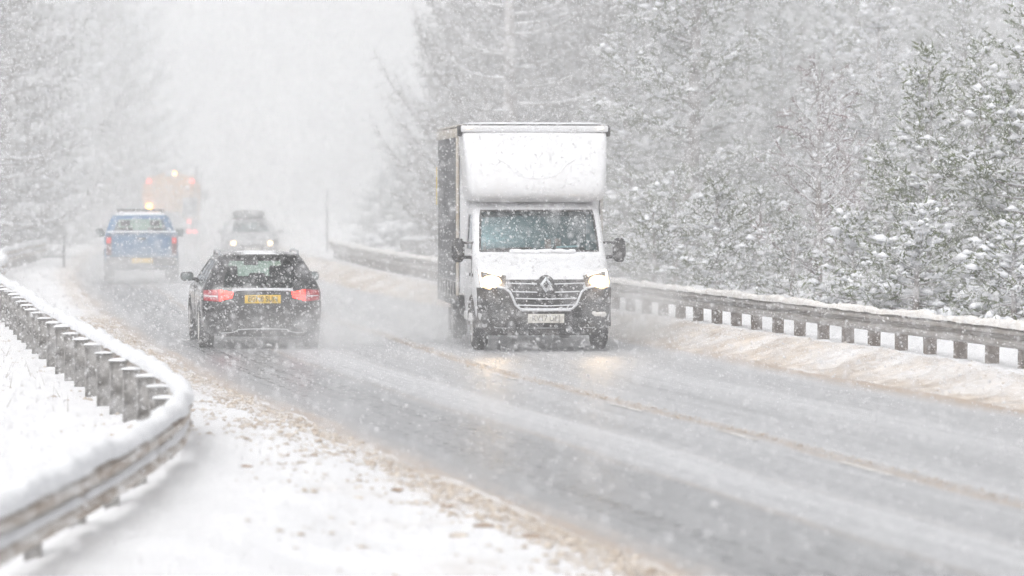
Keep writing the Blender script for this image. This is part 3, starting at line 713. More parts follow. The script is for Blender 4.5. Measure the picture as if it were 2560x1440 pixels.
    # headlamps
    for sgn in (-1, 1):
        q = [(.60, .955), (.955, .945), (.965, 1.215), (.57, 1.125)]
        if sgn < 0: q = [(-q[1][0], q[1][1]), (-q[0][0], q[0][1]), (-q[3][0], q[3][1]), (-q[2][0], q[2][1])]
        hl = obj('headlight', H.patch(q, .022, 10, 6, .05), M['lens'], root, smooth=40)
        ring = [(.945, 1.20), (.80, 1.168), (.64, 1.128)]; ring2 = [(.945, 1.20), (.943, 1.08), (.935, .962)]
        obj('running_light', H.line([(sgn * x, z) for x, z in ring], .016, .034), M['lamp_ring'], hl)
        obj('running_light', H.line([(sgn * x, z) for x, z in ring2], .014, .034), M['lamp_ring'], hl)
        xx = .80; zz = 1.03
        rg = [[(sgn * (xx + .10 * k * math.cos(a)), H.near_y(xx + .10 * k * math.cos(a), zz) - o2, zz + .066 * k * math.sin(a)) for a in [2 * PI * j / 20 for j in range(20)]] for k, o2 in ((1, .0), (1, .075), (.7, .092), (.3, .098))]
        obj('bulb', MB().loft(rg), M['lamp_warm'], hl, smooth=60)
        ld = bpy.data.lights.new('headlight_beam', 'SPOT'); ld.energy = 16; ld.color = (1.0, .70, .36); ld.spot_size = math.radians(46); ld.spot_blend = 1.0; ld.shadow_soft_size = .07
        lo = bpy.data.objects.new('headlight_beam', ld); COL.objects.link(lo); lo.parent = hl; lo.location = (sgn * xx, -.12, zz); lo.rotation_euler = (math.radians(90 - 21), 0, math.radians(180))
        rb = [[(sgn * (xx + .155 * k * math.cos(a)), H.near_y(xx, zz) - o2 + (.16 * .105 * k * math.sin(a)), zz + .105 * k * math.sin(a)) for a in [2 * PI * j / 20 for j in range(20)]] for k, o2 in ((1, .0), (1, .05), (.8, .058))]
        obj('halo_disc', MB().loft(rb), M['lamp_halo'], hl, smooth=60)  # glowing disc added behind the bulb as its orange halo
    number_plate(root, H, 0, .50, .54, .135, 'KV17 UKJ', M['plate_white'], M['ink_faded'], .04)
    sp = MB()
    for k in range(12): sp.ellipsoid((R.uniform(.74, .90), 0, 0), (1, 1, 1), 6, 4) if False else None
    for k in range(9):
        x = .72 + .02 * k + R.uniform(-.01, .01); z = .56 + R.uniform(-.02, .02); sp.ellipsoid((x, H.near_y(x, z) - .03, z), (.035, .02, .03), 8, 5)
    obj('snow_clump', sp, M['snow_grit'], root)
    # lights the photo shows on the cab side: two small dark buttons and a door seam
    for y in (.80, 1.25): obj('side_repeater', MB().ellipsoid((-1.012, y, 1.12), (.015, .03, .03), 8, 6), M['black_trim'], root)
    obj('door_seam', MB().box((-1.012, 1.02, .95), (.008, .012, 1.0)), M['black_trim'], root); obj('door_seam', MB().box((1.012, 1.02, .95), (.008, .012, 1.0)), M['black_trim'], root)
    for sgn in (-1, 1):
        obj('sill_trim', MB().box((sgn * 1.0, 1.55, .48), (.05, 1.3, .13)), M['grime_white'], root, bevel=.015)
        arch = MB().tube([(sgn * 1.0, .98 + .44 * math.cos(a), .36 + .44 * math.sin(a)) for a in np.linspace(0, PI, 15)], .035, 6); obj('wheel_arch', arch, M['bumper_grime'], root)
        wheel(root, sgn * .90, .98, .35, .22, sgn); wheel(root, sgn * .86, 5.0, .35, .22, sgn)
        mo = mirror(root, sgn * 1.215, 1.0, 1.49, .20, .37, sgn, False, M['black_trim'], (sgn * .98, 1.06, 1.38))
        obj('mirror_arm', MB().tube([(sgn * 1.15, 1.01, 1.60), (sgn * .98, 1.08, 1.60)], .02, 6), M['black_trim'], mo)
        obj('mud_flap', MB().box((sgn * .86, 5.5, .30), (.26, .02, .36)), M['rubber'], root)
    obj('chassis', MB().box((-.38, 3.2, .50), (.09, 5.2, .16)).box((.38, 3.2, .50), (.09, 5.2, .16)).box((0, 1.0, .36), (1.5, .10, .10)).box((0, 5.0, .36), (1.5, .12, .12)).box((.45, 2.2, .36), (.35, .8, .22)), M['black_trim'], root)
    # luton fairing over the cab
    F = Hull([(2.20, 1.45, 2.32, .86, .16, .03), (2.235, 1.24, 2.32, .98, .16, .03), (2.29, 1.15, 2.32, 1.02, .15, .03), (2.40, 1.12, 2.32, 1.04, .13, .03), (2.70, 1.20, 2.32, 1.065, .11, .03), (3.0, 1.34, 2.32, 1.085, .09, .03), (3.20, 1.47, 2.32, 1.095, .08, .03), (3.26, 1.55, 2.32, 1.10, .07, .03)], bow=.05, bow_far=0)
    fb, _ = F.build([2.20, 2.215, 2.235, 2.26, 2.30, 2.36, 2.45, 2.56, 2.70, 2.85, 3.0, 3.10, 3.20, 3.26]); obj('wind_deflector', fb, M['white_paint'], root, smooth=50)
    sm = [(-.60, 2.86), (-.50, 2.80), (-.43, 2.76), (-.36, 2.66), (-.28, 2.60), (-.14, 2.565), (0, 2.56), (.14, 2.565), (.28, 2.60), (.36, 2.66), (.43, 2.76), (.50, 2.80), (.60, 2.86)]
    obj('deflector_crease', F.line(sm, .020, -.013, 10), M['white_paint'], root, smooth=70)
    obj('header_rail', MB().box((0, 1.93, 3.315), (2.24, .74, .10)), M['white_paint'], root, bevel=.02)
    for sgn in (-1, 1):
        obj('corner_cap', MB().box((sgn * 1.125, 1.72, 3.285), (.07, .22, .17)), M['black_trim'], root, bevel=.02)
        obj('marker_light', MB().box((sgn * 1.0, 1.545, 3.33), (.07, .03, .03)), M['lamp_ring'], root, bevel=.006)
    # load box
    obj('load_box', MB().box((0, 4.27, 2.02), (2.16, 3.86, 2.44)), M['white_paint'], root, bevel=.02)
    obj('roof', MB().box((0, 4.1, 3.37), (2.23, 4.24, .03)), M['tan_rail'], root, bevel=.01)
    obj('roof_snow', rough_slab(-1.05, 1.05, 1.75, 6.1, 3.388, .035), M['snow_cap'], root, smooth=60)
    for sgn in (-1, 1):
        g, gb = [], []; nx, nz = 40, 4
        for j in range(nz + 1):
            z = .98 + (3.19 - .98) * j / nz
            for i in range(nx + 1):
                y = 2.36 + 3.78 * i / nx; x = 1.105 + .016 * math.sin(i * .95) * (.5 + .5 * math.sin(j * 1.1 + i * .21)) 
                g.append((sgn * x, y, z)); gb.append((sgn * (x - .012), y, z))
        obj('side_curtain', solid_grid(g, gb, nx, nz), M['curtain'], root, smooth=60)
        obj('curtain_hem', MB().box((sgn * 1.108, 4.27, .83), (.02, 3.78, .27)), M['curtain_low'], root)
        obj('side_guard', MB().box((sgn * 1.09, 4.27, .645), (.05, 3.8, .09)), M['grey_metal'], root, bevel=.01)
        obj('cant_rail', MB().box((sgn * 1.112, 4.27, 3.265), (.045, 3.84, .14)), M['tan_rail'], root, bevel=.01)
        obj('front_pillar', MB().box((sgn * 1.112, 2.335, 1.98), (.045, .05, 2.42)), M['tan_rail'], root, bevel=.008)
        obj('reflective_strip', MB().box((sgn * 1.128, 6.17, 2.45), (.012, .05, .62)), M['yellow'], root)
        for k in range(7): obj('curtain_buckle', MB().box((sgn * 1.122, 2.7 + .52 * k, .86), (.018, .045, .20)), M['black_trim'], root)
    return root

def rough_slab(x0, x1, y0, y1, z, h, nx=18, ny=18, seed=3):
    g, gb = [], []
    for j in range(ny + 1):
        for i in range(nx + 1):
            u, v = i / nx, j / ny; x = x0 + (x1 - x0) * u; y = y0 + (y1 - y0) * v
            e = min(1, min(u, 1 - u, v, 1 - v) / .08); hh = h * (.25 + .75 * math.sqrt(e)) * (.8 + .5 * float(fbm(x * 3, y * 3, seed)))
            g.append((x, y, z + hh)); gb.append((x, y, z))
    return solid_grid(g, gb, nx, ny)
build_van()

# ================================================================ black estate car
def build_estate():
    X, D = at_pixel(657, 167.0)
    root = thing('estate_car', 'black estate car with lit red tail lamps and yellow plate, driving away', 'car', (X, D, 0), math.radians(7.9))
    H = Hull([(.20, .16, 4.45, .78, .2, .3), (.30, .06, 4.58, .86, .22, .35), (.42, .02, 4.64, .89, .24, .4), (.60, .0, 4.68, .905, .26, .42), (.74, .035, 4.62, .905, .26, .42), (.84, .06, 4.42, .90, .25, .42), (.90, .085, 4.05, .885, .24, .40),
              (.96, .12, 3.55, .86, .22, .30), (1.02, .17, 3.38, .83, .20, .24), (1.18, .31, 3.02, .745, .17, .2), (1.32, .46, 2.68, .665, .15, .18), (1.385, .57, 2.45, .62, .15, .18), (1.425, .78, 2.2, .55, .15, .2), (1.445, 1.05, 1.95, .42, .15, .2)], bow=.11, bow_far=.25)
    zs = [.20, .25, .30, .36, .42, .50, .60, .68, .74, .79, .84, .87, .90, .93, .96, .985, 1.02, 1.06, 1.10, 1.14, 1.18, 1.22, 1.26, 1.29, 1.32, 1.355, 1.385, 1.405, 1.425, 1.445]
    holes = [('rear_window', 'near', -.92, .92, .93, 1.32), ('windscreen', 'far', -.92, .92, 1.02, 1.355)]
    for sd in ('left', 'right'):
        for k, (a, b) in enumerate(((.02, .25), (.29, .58), (.62, .95))): holes.append(('%s%d' % (sd, k), sd, a, b, .985, 1.32))
    body, panes = H.build(zs, holes)
    obj('car_body', body, M['black_paint'], root, smooth=40)
    for k, p in panes.items():
        obj('rear_window' if k == 'rear_window' else 'windscreen' if k == 'windscreen' else 'side_window', p, M['tint_glass'], root, smooth=60)
    # cabin seen through the glass
    for x in (-.42, 0, .42): seat(root, x, 1.25, .5, .93, .42)
    for x in (-.37, .37): seat(root, x, 2.15, .5, 1.02, .46)
    obj('parcel_cover', MB().box((0, .66, .90), (1.3, .70, .02)), M['interior'], root)
    obj('dashboard', MB().box((0, 3.05, .88), (1.4, .5, .18)), M['interior'], root, bevel=.04)
    obj('rear_view_mirror', MB().box((0, 2.72, 1.24), (.22, .03, .065)), M['interior'], root, bevel=.01)
    obj('roof_lining', MB().box((0, 1.55, 1.365), (1.05, 1.6, .015)), M['interior'], root)
    # trim
    ch = [(-.46, .882), (-.2, .889), (0, .891), (.2, .889), (.46, .882)]
    obj('chrome_strip', H.line(ch, .016, .016, 8), M['bright_trim'], root, smooth=60)
    obj('snow_ledge', H.line([(-.45, .905), (0, .914), (.45, .905)], .009, .018, 6), M['snow_cap'], root)
    for sgn in (-1, 1):
        def q4(a, b, c, d):
            q = [a, b, c, d]
            return q if sgn > 0 else [(-b[0], b[1]), (-a[0], a[1]), (-d[0], d[1]), (-c[0], c[1])]
        tl = obj('tail_light', H.patch(q4((.60, .715), (.872, .735), (.880, .885), (.60, .905)), .014, 8, 5, .03), M['tail_dark'], root, smooth=40)
        obj('lit_segment', H.patch(q4((.45, .775), (.645, .728), (.645, .896), (.435, .86)), .018, 6, 4, .03), M['tail_lit'], tl, smooth=40)
        for zz in (.79, .835): obj('lens_rib', H.line([(sgn * .47, zz), (sgn * .64, zz - .005)], .006, .022), M['tail_dark'], tl)
        obj('lens_stripe', H.patch(q4((.67, .79), (.85, .795), (.85, .812), (.67, .808)), .019, 5, 1, .02), M['bright_trim'], tl)
        wheel(root, sgn * .80, .98, .325, .22, sgn, snowy=sgn < 0); wheel(root, sgn * .80, 3.78, .325, .22, sgn)
        for yy in (.98, 3.78):
            fl = MB().tube([(sgn * .885, yy + .385 * math.cos(a), .325 + .385 * math.sin(a)) for a in np.linspace(-.2, PI + .2, 17)], .03, 6); obj('wheel_arch', fl, M['black_grime'], root, smooth=60)
            well = MB().lathe_x([(sgn * .70, .37), (sgn * .897, .37)], (0, yy, .325), 24); obj('wheel_well', well, M['black_trim'], root)
        mirror(root, sgn * .99, 2.95, 1.03, .21, .145, sgn, True, M['black_paint'], (sgn * .82, 3.0, .985))
        pts = []
        for k in range(9):
            t = k / 8; y = .72 + 1.75 * t; pts.append((sgn * (.60 - .02 * abs(t - .5)), y, 1.435 + .03 * math.sin(PI * min(1, t * 1.0)) ** .4 - (.055 if k in (0, 8) else 0)))
        obj('roof_rail', MB().tube(pts, .020, 8), M['chrome'], root, smooth=60)
        obj('exhaust_trim', H.patch(q4((.44, .255), (.66, .27), (.66, .315), (.46, .30)), .012, 5, 2, .03), M['chrome'], root)
        obj('door_seam', MB().box((sgn * .902, 2.28, .66), (.01, .012, .5)), M['black_trim'], root)
    obj('bumper', H.patch([(-.86, .30), (.86, .30), (.88, .585), (-.88, .585)], .022, 22, 5, .06), M['black_grime'], root, smooth=40)
    obj('diffuser', H.patch([(-.62, .19), (.62, .19), (.70, .33), (-.70, .33)], .03, 14, 3, .06), M['bumper_grime'], root, smooth=40)
    bl = [(-.62, .245), (-.50, .25), (-.42, .265), (-.36, .30), (-.2, .308), (0, .31), (.2, .308), (.36, .30), (.42, .265), (.50, .25), (.62, .245)]
    obj('bumper_brightwork', H.line(bl, .009, .040), M['bright_trim'], root, smooth=60)
    obj('tailgate_seam', H.line([(-.56, .60), (0, .595), (.56, .60)], .006, .004), M['black_trim'], root)
    obj('rear_wiper', H.line([(-.02, .95), (.18, .985), (.40, 1.0)], .008, .01), M['black_trim'], root)
    obj('spoiler', MB().box((0, .56, 1.395), (1.12, .22, .03), Matrix.Rotation(-.10, 3, 'X')), M['black_paint'], root, bevel=.012)
    number_plate(root, H, 0, .755, .54, .125, 'EGN8 SUN', M['plate_yellow'], M['ink'], .022)
    # thin snow film on the roof and shoulders, also standing in for sky reflection
    roof = MB(); nx, ny = 14, 14; g, gb = [], []
    for j in range(ny + 1):
        for i in range(nx + 1):
            u, v = -1 + 2 * i / nx, j / ny; y = .62 + 1.75 * v; hw = .555
            z = 1.447 - .045 * abs(u) ** 2.5 - .05 * (1 - v) ** 4 - .04 * v ** 4
            g.append((u * hw, y, z + .012 + .008 * float(fbm(u * 3, y * 3, 9)))); gb.append((u * hw, y, z - .03))
    obj('roof_snow', solid_grid(g, gb, nx, ny), M['snow_cap'], root, smooth=60)
    return root
build_estate()

# ================================================================ blue pickup
def build_pickup():
    X, D = at_pixel(354, 100.0)
    root = thing('pickup_truck', 'blue pickup truck with snowy cab roof, seen from behind ahead of the estate car', 'pickup', (X, D, 0), math.radians(6.5))
    bed = Hull([(.42, .05, 2.35, .84, .12, .05), (.55, .02, 2.35, .90, .12, .05), (.80, .0, 2.35, .925, .10, .05), (1.0, .0, 2.35, .925, .08, .05), (1.22, .02, 2.35, .90, .07, .05), (1.28, .05, 2.35, .88, .05, .05)], bow=.03, bow_far=0)
    b, _ = bed.build([.42, .48, .55, .65, .80, .9, 1.0, 1.1, 1.18, 1.24, 1.28]); obj('load_bed', b, M['blue_paint'], root, smooth=40)
    tg = obj('tailgate', bed.patch([(-.72, .70), (.72, .70), (.72, 1.285), (-.72, 1.285)], .022, 12, 6, .06), M['blue_paint'], root, bevel=.0)
    obj('tailgate_recess', bed.patch([(-.5, .86), (.5, .86), (.5, 1.10), (-.5, 1.10)], .028, 8, 3, .02), M['blue_paint'], tg)
    obj('tailgate_handle', bed.patch([(-.10, 1.10), (.10, 1.10), (.10, 1.16), (-.10, 1.16)], .04, 4, 2, .03), M['black_trim'], tg)
    text_mesh('tailgate_badge', 'FORD', .11, M['chrome'], tg, (0, bed.near_y(0, .98) - .032, .98)) if False else None
    obj('tailgate_snow', MB().loft([[(-.86, .0 + .05 * math.cos(a), 1.29 + .035 * max(0, math.sin(a))) for a in [2 * PI * k / 10 for k in range(10)]], [(.86, .0 + .05 * math.cos(a), 1.29 + .035 * max(0, math.sin(a))) for a in [2 * PI * k / 10 for k in range(10)]]]), M['snow_cap'], root)
    cab = Hull([(.5, 2.36, 5.1, .90, .06, .35), (.85, 2.36, 5.15, .925, .06, .35), (1.05, 2.36, 4.9, .92, .08, .35), (1.20, 2.36, 4.05, .90, .10, .3), (1.30, 2.38, 3.85, .87, .12, .2), (1.60, 2.46, 3.45, .76, .14, .2), (1.69, 2.55, 3.3, .70, .14, .2), (1.74, 2.75, 3.1, .58, .14, .2)], bow=.04, bow_far=.15)
    cb, pn = cab.build([.5, .7, .85, 1.05, 1.20, 1.26, 1.30, 1.34, 1.40, 1.46, 1.52, 1.57, 1.60, 1.64, 1.69, 1.72, 1.74], [('rear_window', 'near', -.95, .95, 1.30, 1.60), ('windscreen', 'far', -.95, .95, 1.30, 1.60), ('sl', 'left', .05, .95, 1.30, 1.60), ('sr', 'right', .05, .95, 1.30, 1.60)])
    obj('cab_body', cb, M['blue_paint'], root, smooth=40)
    for k, p in pn.items(): obj({'sl': 'side_window', 'sr': 'side_window'}.get(k, k), p, M['tint_glass'], root)
    for x in (-.38, .38): seat(root, x, 3.0, .8, 1.38, .45)
    obj('roof_snow', rough_slab(-.66, .66, 2.58, 3.3, 1.70, .06, 10, 10), M['snow_cap'], root, smooth=60)
    obj('roof_bar', MB().tube([(-.62, 2.9, 1.83), (.62, 2.9, 1.83)], .025, 8).box((-.55, 2.9, 1.78), (.05, .05, .10)).box((.55, 2.9, 1.78), (.05, .05, .10)), M['black_trim'], root)
    for sgn in (-1, 1):
        q = lambda a, b: [(a, .72), (b, .72), (b, 1.20), (a, 1.20)] if sgn > 0 else [(-b, .72), (-a, .72), (-a, 1.20), (-b, 1.20)]
        tl = obj('tail_light', bed.patch(q(.745, .885), .02, 4, 6, .03), M['tail_far'], root)
        obj('lit_segment', MB().box((sgn * .815, -.035, 1.09), (.11, .03, .15)), M['red_small_dim'], tl, bevel=.01); obj('reflector', MB().box((sgn * .815, -.03, .80), (.10, .03, .10)), M['tail_far'], tl, bevel=.01)
        wheel(root, sgn * .80, 1.15, .385, .26, sgn); wheel(root, sgn * .80, 4.3, .385, .26, sgn)
        mirror(root, sgn * 1.03, 3.7, 1.24, .24, .22, sgn, True, M['black_trim'], (sgn * .88, 3.75, 1.2))
        arch = MB().tube([(sgn * .90, 1.15 + .45 * math.cos(a), .385 + .45 * math.sin(a)) for a in np.linspace(0, PI, 13)], .04, 6); obj('wheel_arch', arch, M['bumper_grime'], root)
        obj('mud_flap', MB().box((sgn * .80, .66, .36), (.28, .02, .4)), M['rubber'], root)
    obj('bumper', MB().box((0, -.06, .56), (1.76, .16, .22)), M['bumper_grime'], root, bevel=.04)
    obj('under_bed', MB().box((0, 1.2, .46), (1.3, 2.1, .22)).box((0, 1.15, .385), (1.5, .14, .14)), M['black_trim'], root)
    p = obj('number_plate', MB().box((.02, -.16, .585), (.52, .016, .115)), M['plate_yellow'], root, bevel=.004)
    return root
M['red_small_dim'] = mat('lit_red_cluster', (0.6, 0.04, 0.04), 0.3, emit=(1.0, 0.06, 0.05), estr=.18)
build_pickup()

# ================================================================ orange gritter
def build_gritter():
    X, D = at_pixel(429, 58.5)
    root = thing('gritter_lorry', 'orange gritter lorry with lit beacons fading into the snow, front of the queue', 'lorry', (X, D, 0), math.radians(5))
    # hopper: house-shaped section run front to back
    sec = [(-1.0, 1.35), (1.0, 1.35), (1.24, 1.75), (1.24, 2.45), (.95, 2.72), (.18, 3.10), (-.18, 3.10), (-.95, 2.72), (-1.24, 2.45), (-1.24, 1.75)]
    obj('hopper', MB().loft([[(x, y, z) for x, z in sec] for y in (.15, 4.6)]), M['orange_paint'], root, smooth=0)
    for z in (1.75, 2.1, 2.45): obj('hopper_rib', MB().box((0, .13, z), (2.44, .06, .06)), M['orange_paint'], root)
    for x in (-.8, 0, .8): obj('hopper_rib', MB().box((x, .12, 2.05), (.07, .05, 1.1)), M['orange_paint'], root)
    obj('tarpaulin', MB().loft([[(x, y, z) for x, z in ((-1.0, 2.73), (-.18, 3.13), (.18, 3.13), (1.0, 2.73), (.18, 3.16), (-.18, 3.16))] for y in (.1, 4.6)]), M['grey_metal'], root, smooth=0)
    obj('chassis', MB().box((0, 3.5, .92), (1.0, 7.2, .28)).box((0, 2.0, .5), (1.9, .2, .2)).box((0, 3.3, .5), (1.9, .2, .2)), M['black_trim'], root)
    obj('spreader_chute', MB().loft([[(x, y, 1.35) for x, y in ((-.35, -.15), (.35, -.15), (.35, .45), (-.35, .45))], [(x, y, .55) for x, y in ((-.2, -.15), (.2, -.15), (.2, .2), (-.2, .2))]]), M['grey_metal'], root, smooth=0)
    obj('spinner_disc', MB().loft([[(.42 * math.cos(a), -.05 + .42 * math.sin(a), z) for a in [2 * PI * k / 20 for k in range(20)]] for z in (.40, .46)]), M['grey_metal'], root)
    obj('control_locker', MB().box((.80, .02, 1.55), (.62, .28, .80)), M['grey_metal'], root, bevel=.02)
    obj('ladder', MB().box((1.02, -.02, 2.3), (.04, .04, 1.5)).box((1.26, -.02, 2.3), (.04, .04, 1.5)).box((1.14, -.02, 1.8), (.24, .03, .03)).box((1.14, -.02, 2.1), (.24, .03, .03)).box((1.14, -.02, 2.4), (.24, .03, .03)).box((1.14, -.02, 2.7), (.24, .03, .03)).box((1.14, -.02, 3.0), (.24, .03, .03)), M['grey_metal'], root)
    obj('rear_bar', MB().box((0, .0, .62), (2.3, .10, .14)), M['black_trim'], root)
    cabh = Hull([(.9, 5.0, 6.9, 1.20, .1, .2), (2.2, 5.0, 6.85, 1.20, .1, .2), (2.8, 5.05, 6.6, 1.12, .1, .2), (2.9, 5.2, 6.4, 1.0, .1, .2)], bow=.02)
    cb, _ = cabh.build([.9, 1.4, 2.2, 2.6, 2.8, 2.9]); obj('cab', cb, M['orange_paint'], root, smooth=40)
    for x, z in ((-.96, 2.66), (.88, 2.66)): obj('marker_light', MB().ellipsoid((x, .02, z), (.09, .06, .09), 12, 8), M['red_small'], root)
    for x, z in ((.75, .93), (.74, .50), (1.0, .50), (-.95, .50)): obj('tail_light', MB().ellipsoid((x, -.06, z), (.10, .05, .09), 12, 8), M['red_small'], root)
    obj('warning_lamp', MB().ellipsoid((-.94, -.02, 1.58), (.13, .07, .13), 12, 8), M['yellow_lamp'], root)
    obj('beacon', MB().ellipsoid((.14, .20, 2.98), (.10, .10, .12), 12, 8), M['amber'], root)
    obj('beacon_bracket', MB().box((-.10, .14, 2.97), (.34, .05, .22)), M['bright_trim'], root)
    obj('exhaust_stack', MB().tube([(1.06, 4.85, 1.2), (1.06, 4.85, 3.3)], .07, 8), M['grey_metal'], root)
    for sgn in (-1, 1):
        for y in (1.4, 2.6, 5.9): wheel(root, sgn * 1.0, y, .50, .32, sgn)
        obj('mud_flap', MB().box((sgn * 1.0, .75, .45), (.4, .02, .55)), M['rubber'], root)
        mirror(root, sgn * 1.45, 6.4, 2.0, .24, .5, sgn, True, M['black_trim'], (sgn * 1.2, 6.4, 2.1))
    return root
build_gritter()

# ================================================================ oncoming pale car with a roof box
def build_oncoming():
    X, D = at_pixel(630, 79.0)
    root = thing('oncoming_car', 'pale car with dark roof box and bright headlamps, half lost in the snow', 'car', (X, D, 0), math.radians(6.5))
    H = Hull([(.22, .10, 4.2, .76, .25, .2), (.40, .02, 4.25, .85, .3, .2), (.60, .0, 4.28, .88, .32, .2), (.74, .05, 4.25, .88, .32, .2), (.84, .25, 4.2, .87, .35, .2), (.92, .75, 4.15, .86, .35, .2), (.98, 1.05, 4.1, .84, .25, .2), (1.28, 1.65, 3.85, .68, .2, .2), (1.36, 1.9, 3.6, .60, .2, .2), (1.39, 2.2, 3.3, .48, .2, .2)], bow=.16)
    b, pn = H.build([.22, .30, .40, .50, .60, .67, .74, .79, .84, .88, .92, .95, .98, 1.02, 1.08, 1.15, 1.22, 1.28, 1.32, 1.36, 1.39], [('windscreen', 'near', -.97, .97, .98, 1.28), ('sl', 'left', .05, .95, 1.02, 1.28), ('sr', 'right', .05, .95, 1.02, 1.28), ('bw', 'far', -.9, .9, 1.02, 1.28)])
    obj('car_body', b, M['silver_paint'], root, smooth=40)
    for k, p in pn.items(): obj({'sl': 'side_window', 'sr': 'side_window', 'bw': 'rear_window'}.get(k, k), p, M['wind_glass'], root)
    for x in (-.36, .36): seat(root, x, 2.3, .5, 1.05, .46)
    obj('dashboard', MB().box((0, 1.6, .90), (1.4, .5, .16)), M['interior'], root)
    rb = Hull([(1.43, 1.75, 3.4, .42, .25, .2), (1.48, 1.62, 3.5, .50, .25, .2), (1.58, 1.66, 3.5, .50, .25, .2), (1.66, 1.85, 3.3, .40, .25, .2)], bow=.1)
    rbm, _ = rb.build([1.43, 1.455, 1.48, 1.53, 1.58, 1.62, 1.66]); obj('roof_box', rbm, M['grey_metal'], root, smooth=40)
    obj('roof_bar', MB().box((0, 2.1, 1.41), (1.1, .05, .03)).box((0, 3.0, 1.41), (1.1, .05, .03)), M['black_trim'], root)
    obj('grille', H.patch([(-.36, .42), (.36, .42), (.40, .60), (-.40, .60)], .015, 8, 3, .04), M['black_trim'], root)
    obj('bumper', H.patch([(-.78, .24), (.78, .24), (.80, .38), (-.80, .38)], .015, 12, 2, .04), M['bumper_grime'], root)
    obj('number_plate', MB().box((0, -.03, .46), (.52, .016, .11)), M['plate_white'], root)
    for sgn in (-1, 1):
        q = [(.42, .60), (.76, .60), (.78, .74), (.46, .70)]
        if sgn < 0: q = [(-q[1][0], q[1][1]), (-q[0][0], q[0][1]), (-q[3][0], q[3][1]), (-q[2][0], q[2][1])]
        hl = obj('headlight', H.patch(q, .012, 6, 4, .03), M['lens'], root)
        obj('bulb', MB().ellipsoid((sgn * .58, H.near_y(.58, .64) - .02, .64), (.085, .05, .08), 14, 8), M['lamp_far'], hl)
        mirror(root, sgn * .97, 1.45, 1.0, .2, .14, sgn, False, M['silver_paint'], (sgn * .83, 1.48, .97))
        wheel(root, sgn * .76, .85, .32, .2, sgn); wheel(root, sgn * .76, 3.5, .32, .2, sgn)
    return root
build_oncoming()

# ---------------------------------------------------------------- trees
class TA:
    """Triangles gathered in arrays."""
    def __init__(s): s.V = []; s.F = []; s.n = 0
    def add(s, V, F): s.V.append(np.asarray(V, float)); s.F.append(np.asarray(F, int) + s.n); s.n += len(V)
    def tube(s, P, r0, r1, n=5):
        P = np.asarray(P, float); T = np.gradient(P, axis=0); T /= np.linalg.norm(T, axis=1)[:, None] + 1e-9
        up = np.where(np.abs(T[:, 2:3]) > .9, [[1., 0, 0]], [[0, 0, 1.]]); A = np.cross(T, up); A /= np.linalg.norm(A, axis=1)[:, None]; B = np.cross(T, A)
        k = len(P); r = np.linspace(r0, r1, k)[:, None, None]; a = np.arange(n) * 2 * PI / n
        V = (P[:, None] + r * (A[:, None] * np.cos(a)[None, :, None] + B[:, None] * np.sin(a)[None, :, None])).reshape(-1, 3)
        i = np.arange(k - 1)[:, None] * n; j = np.arange(n)[None]; j2 = (j + 1) % n
        q = np.stack([i + j, i + j2, i + n + j2, i + n + j], -1).reshape(-1, 4)
        s.add(V, np.concatenate([q[:, [0, 1, 2]], q[:, [0, 2, 3]]]))
    def slivers(s, C, Dr, ln, wd, rng):
        n = len(C); Q = rng.normal(size=(n, 3)); Pp = np.cross(Dr, Q); Pp /= np.linalg.norm(Pp, axis=1)[:, None] + 1e-9
        ln = ln[:, None]; wd = wd[:, None]
        V = np.stack([C - Pp * wd / 2, C + Pp * wd / 2, C + Dr * ln], 1).reshape(-1, 3); s.add(V, np.arange(n * 3).reshape(-1, 3))
    def blobs(s, C, Ax, L, W, Hh, rng):
        n = len(C); Ax = Ax / (np.linalg.norm(Ax, axis=1)[:, None] + 1e-9); Sd = np.cross(Ax, [0, 0, 1.]); Sd /= np.linalg.norm(Sd, axis=1)[:, None] + 1e-9; Up = np.cross(Sd, Ax)
        a = np.arange(6) * PI / 3
        ring = C[:, None] + Ax[:, None] * (L[:, None] * np.cos(a)[None])[..., None] * rng.uniform(.75, 1.2, (n, 6, 1)) + Sd[:, None] * (W[:, None] * np.sin(a)[None])[..., None] * rng.uniform(.75, 1.2, (n, 6, 1))
        top = C + Up * Hh[:, None]; bot = C - Up * Hh[:, None] * .35
        V = np.concatenate([ring, top[:, None], bot[:, None]], 1).reshape(-1, 3); f = []
        for k in range(6): f += [(k, (k + 1) % 6, 6), ((k + 1) % 6, k, 7)]
        F = (np.arange(n)[:, None, None] * 8 + np.array(f)[None]).reshape(-1, 3); s.add(V, F)
    def obj(s, name, m, parent, smooth=False): return np_mesh(name, np.concatenate(s.V), np.concatenate(s.F), m, parent, smooth=smooth)

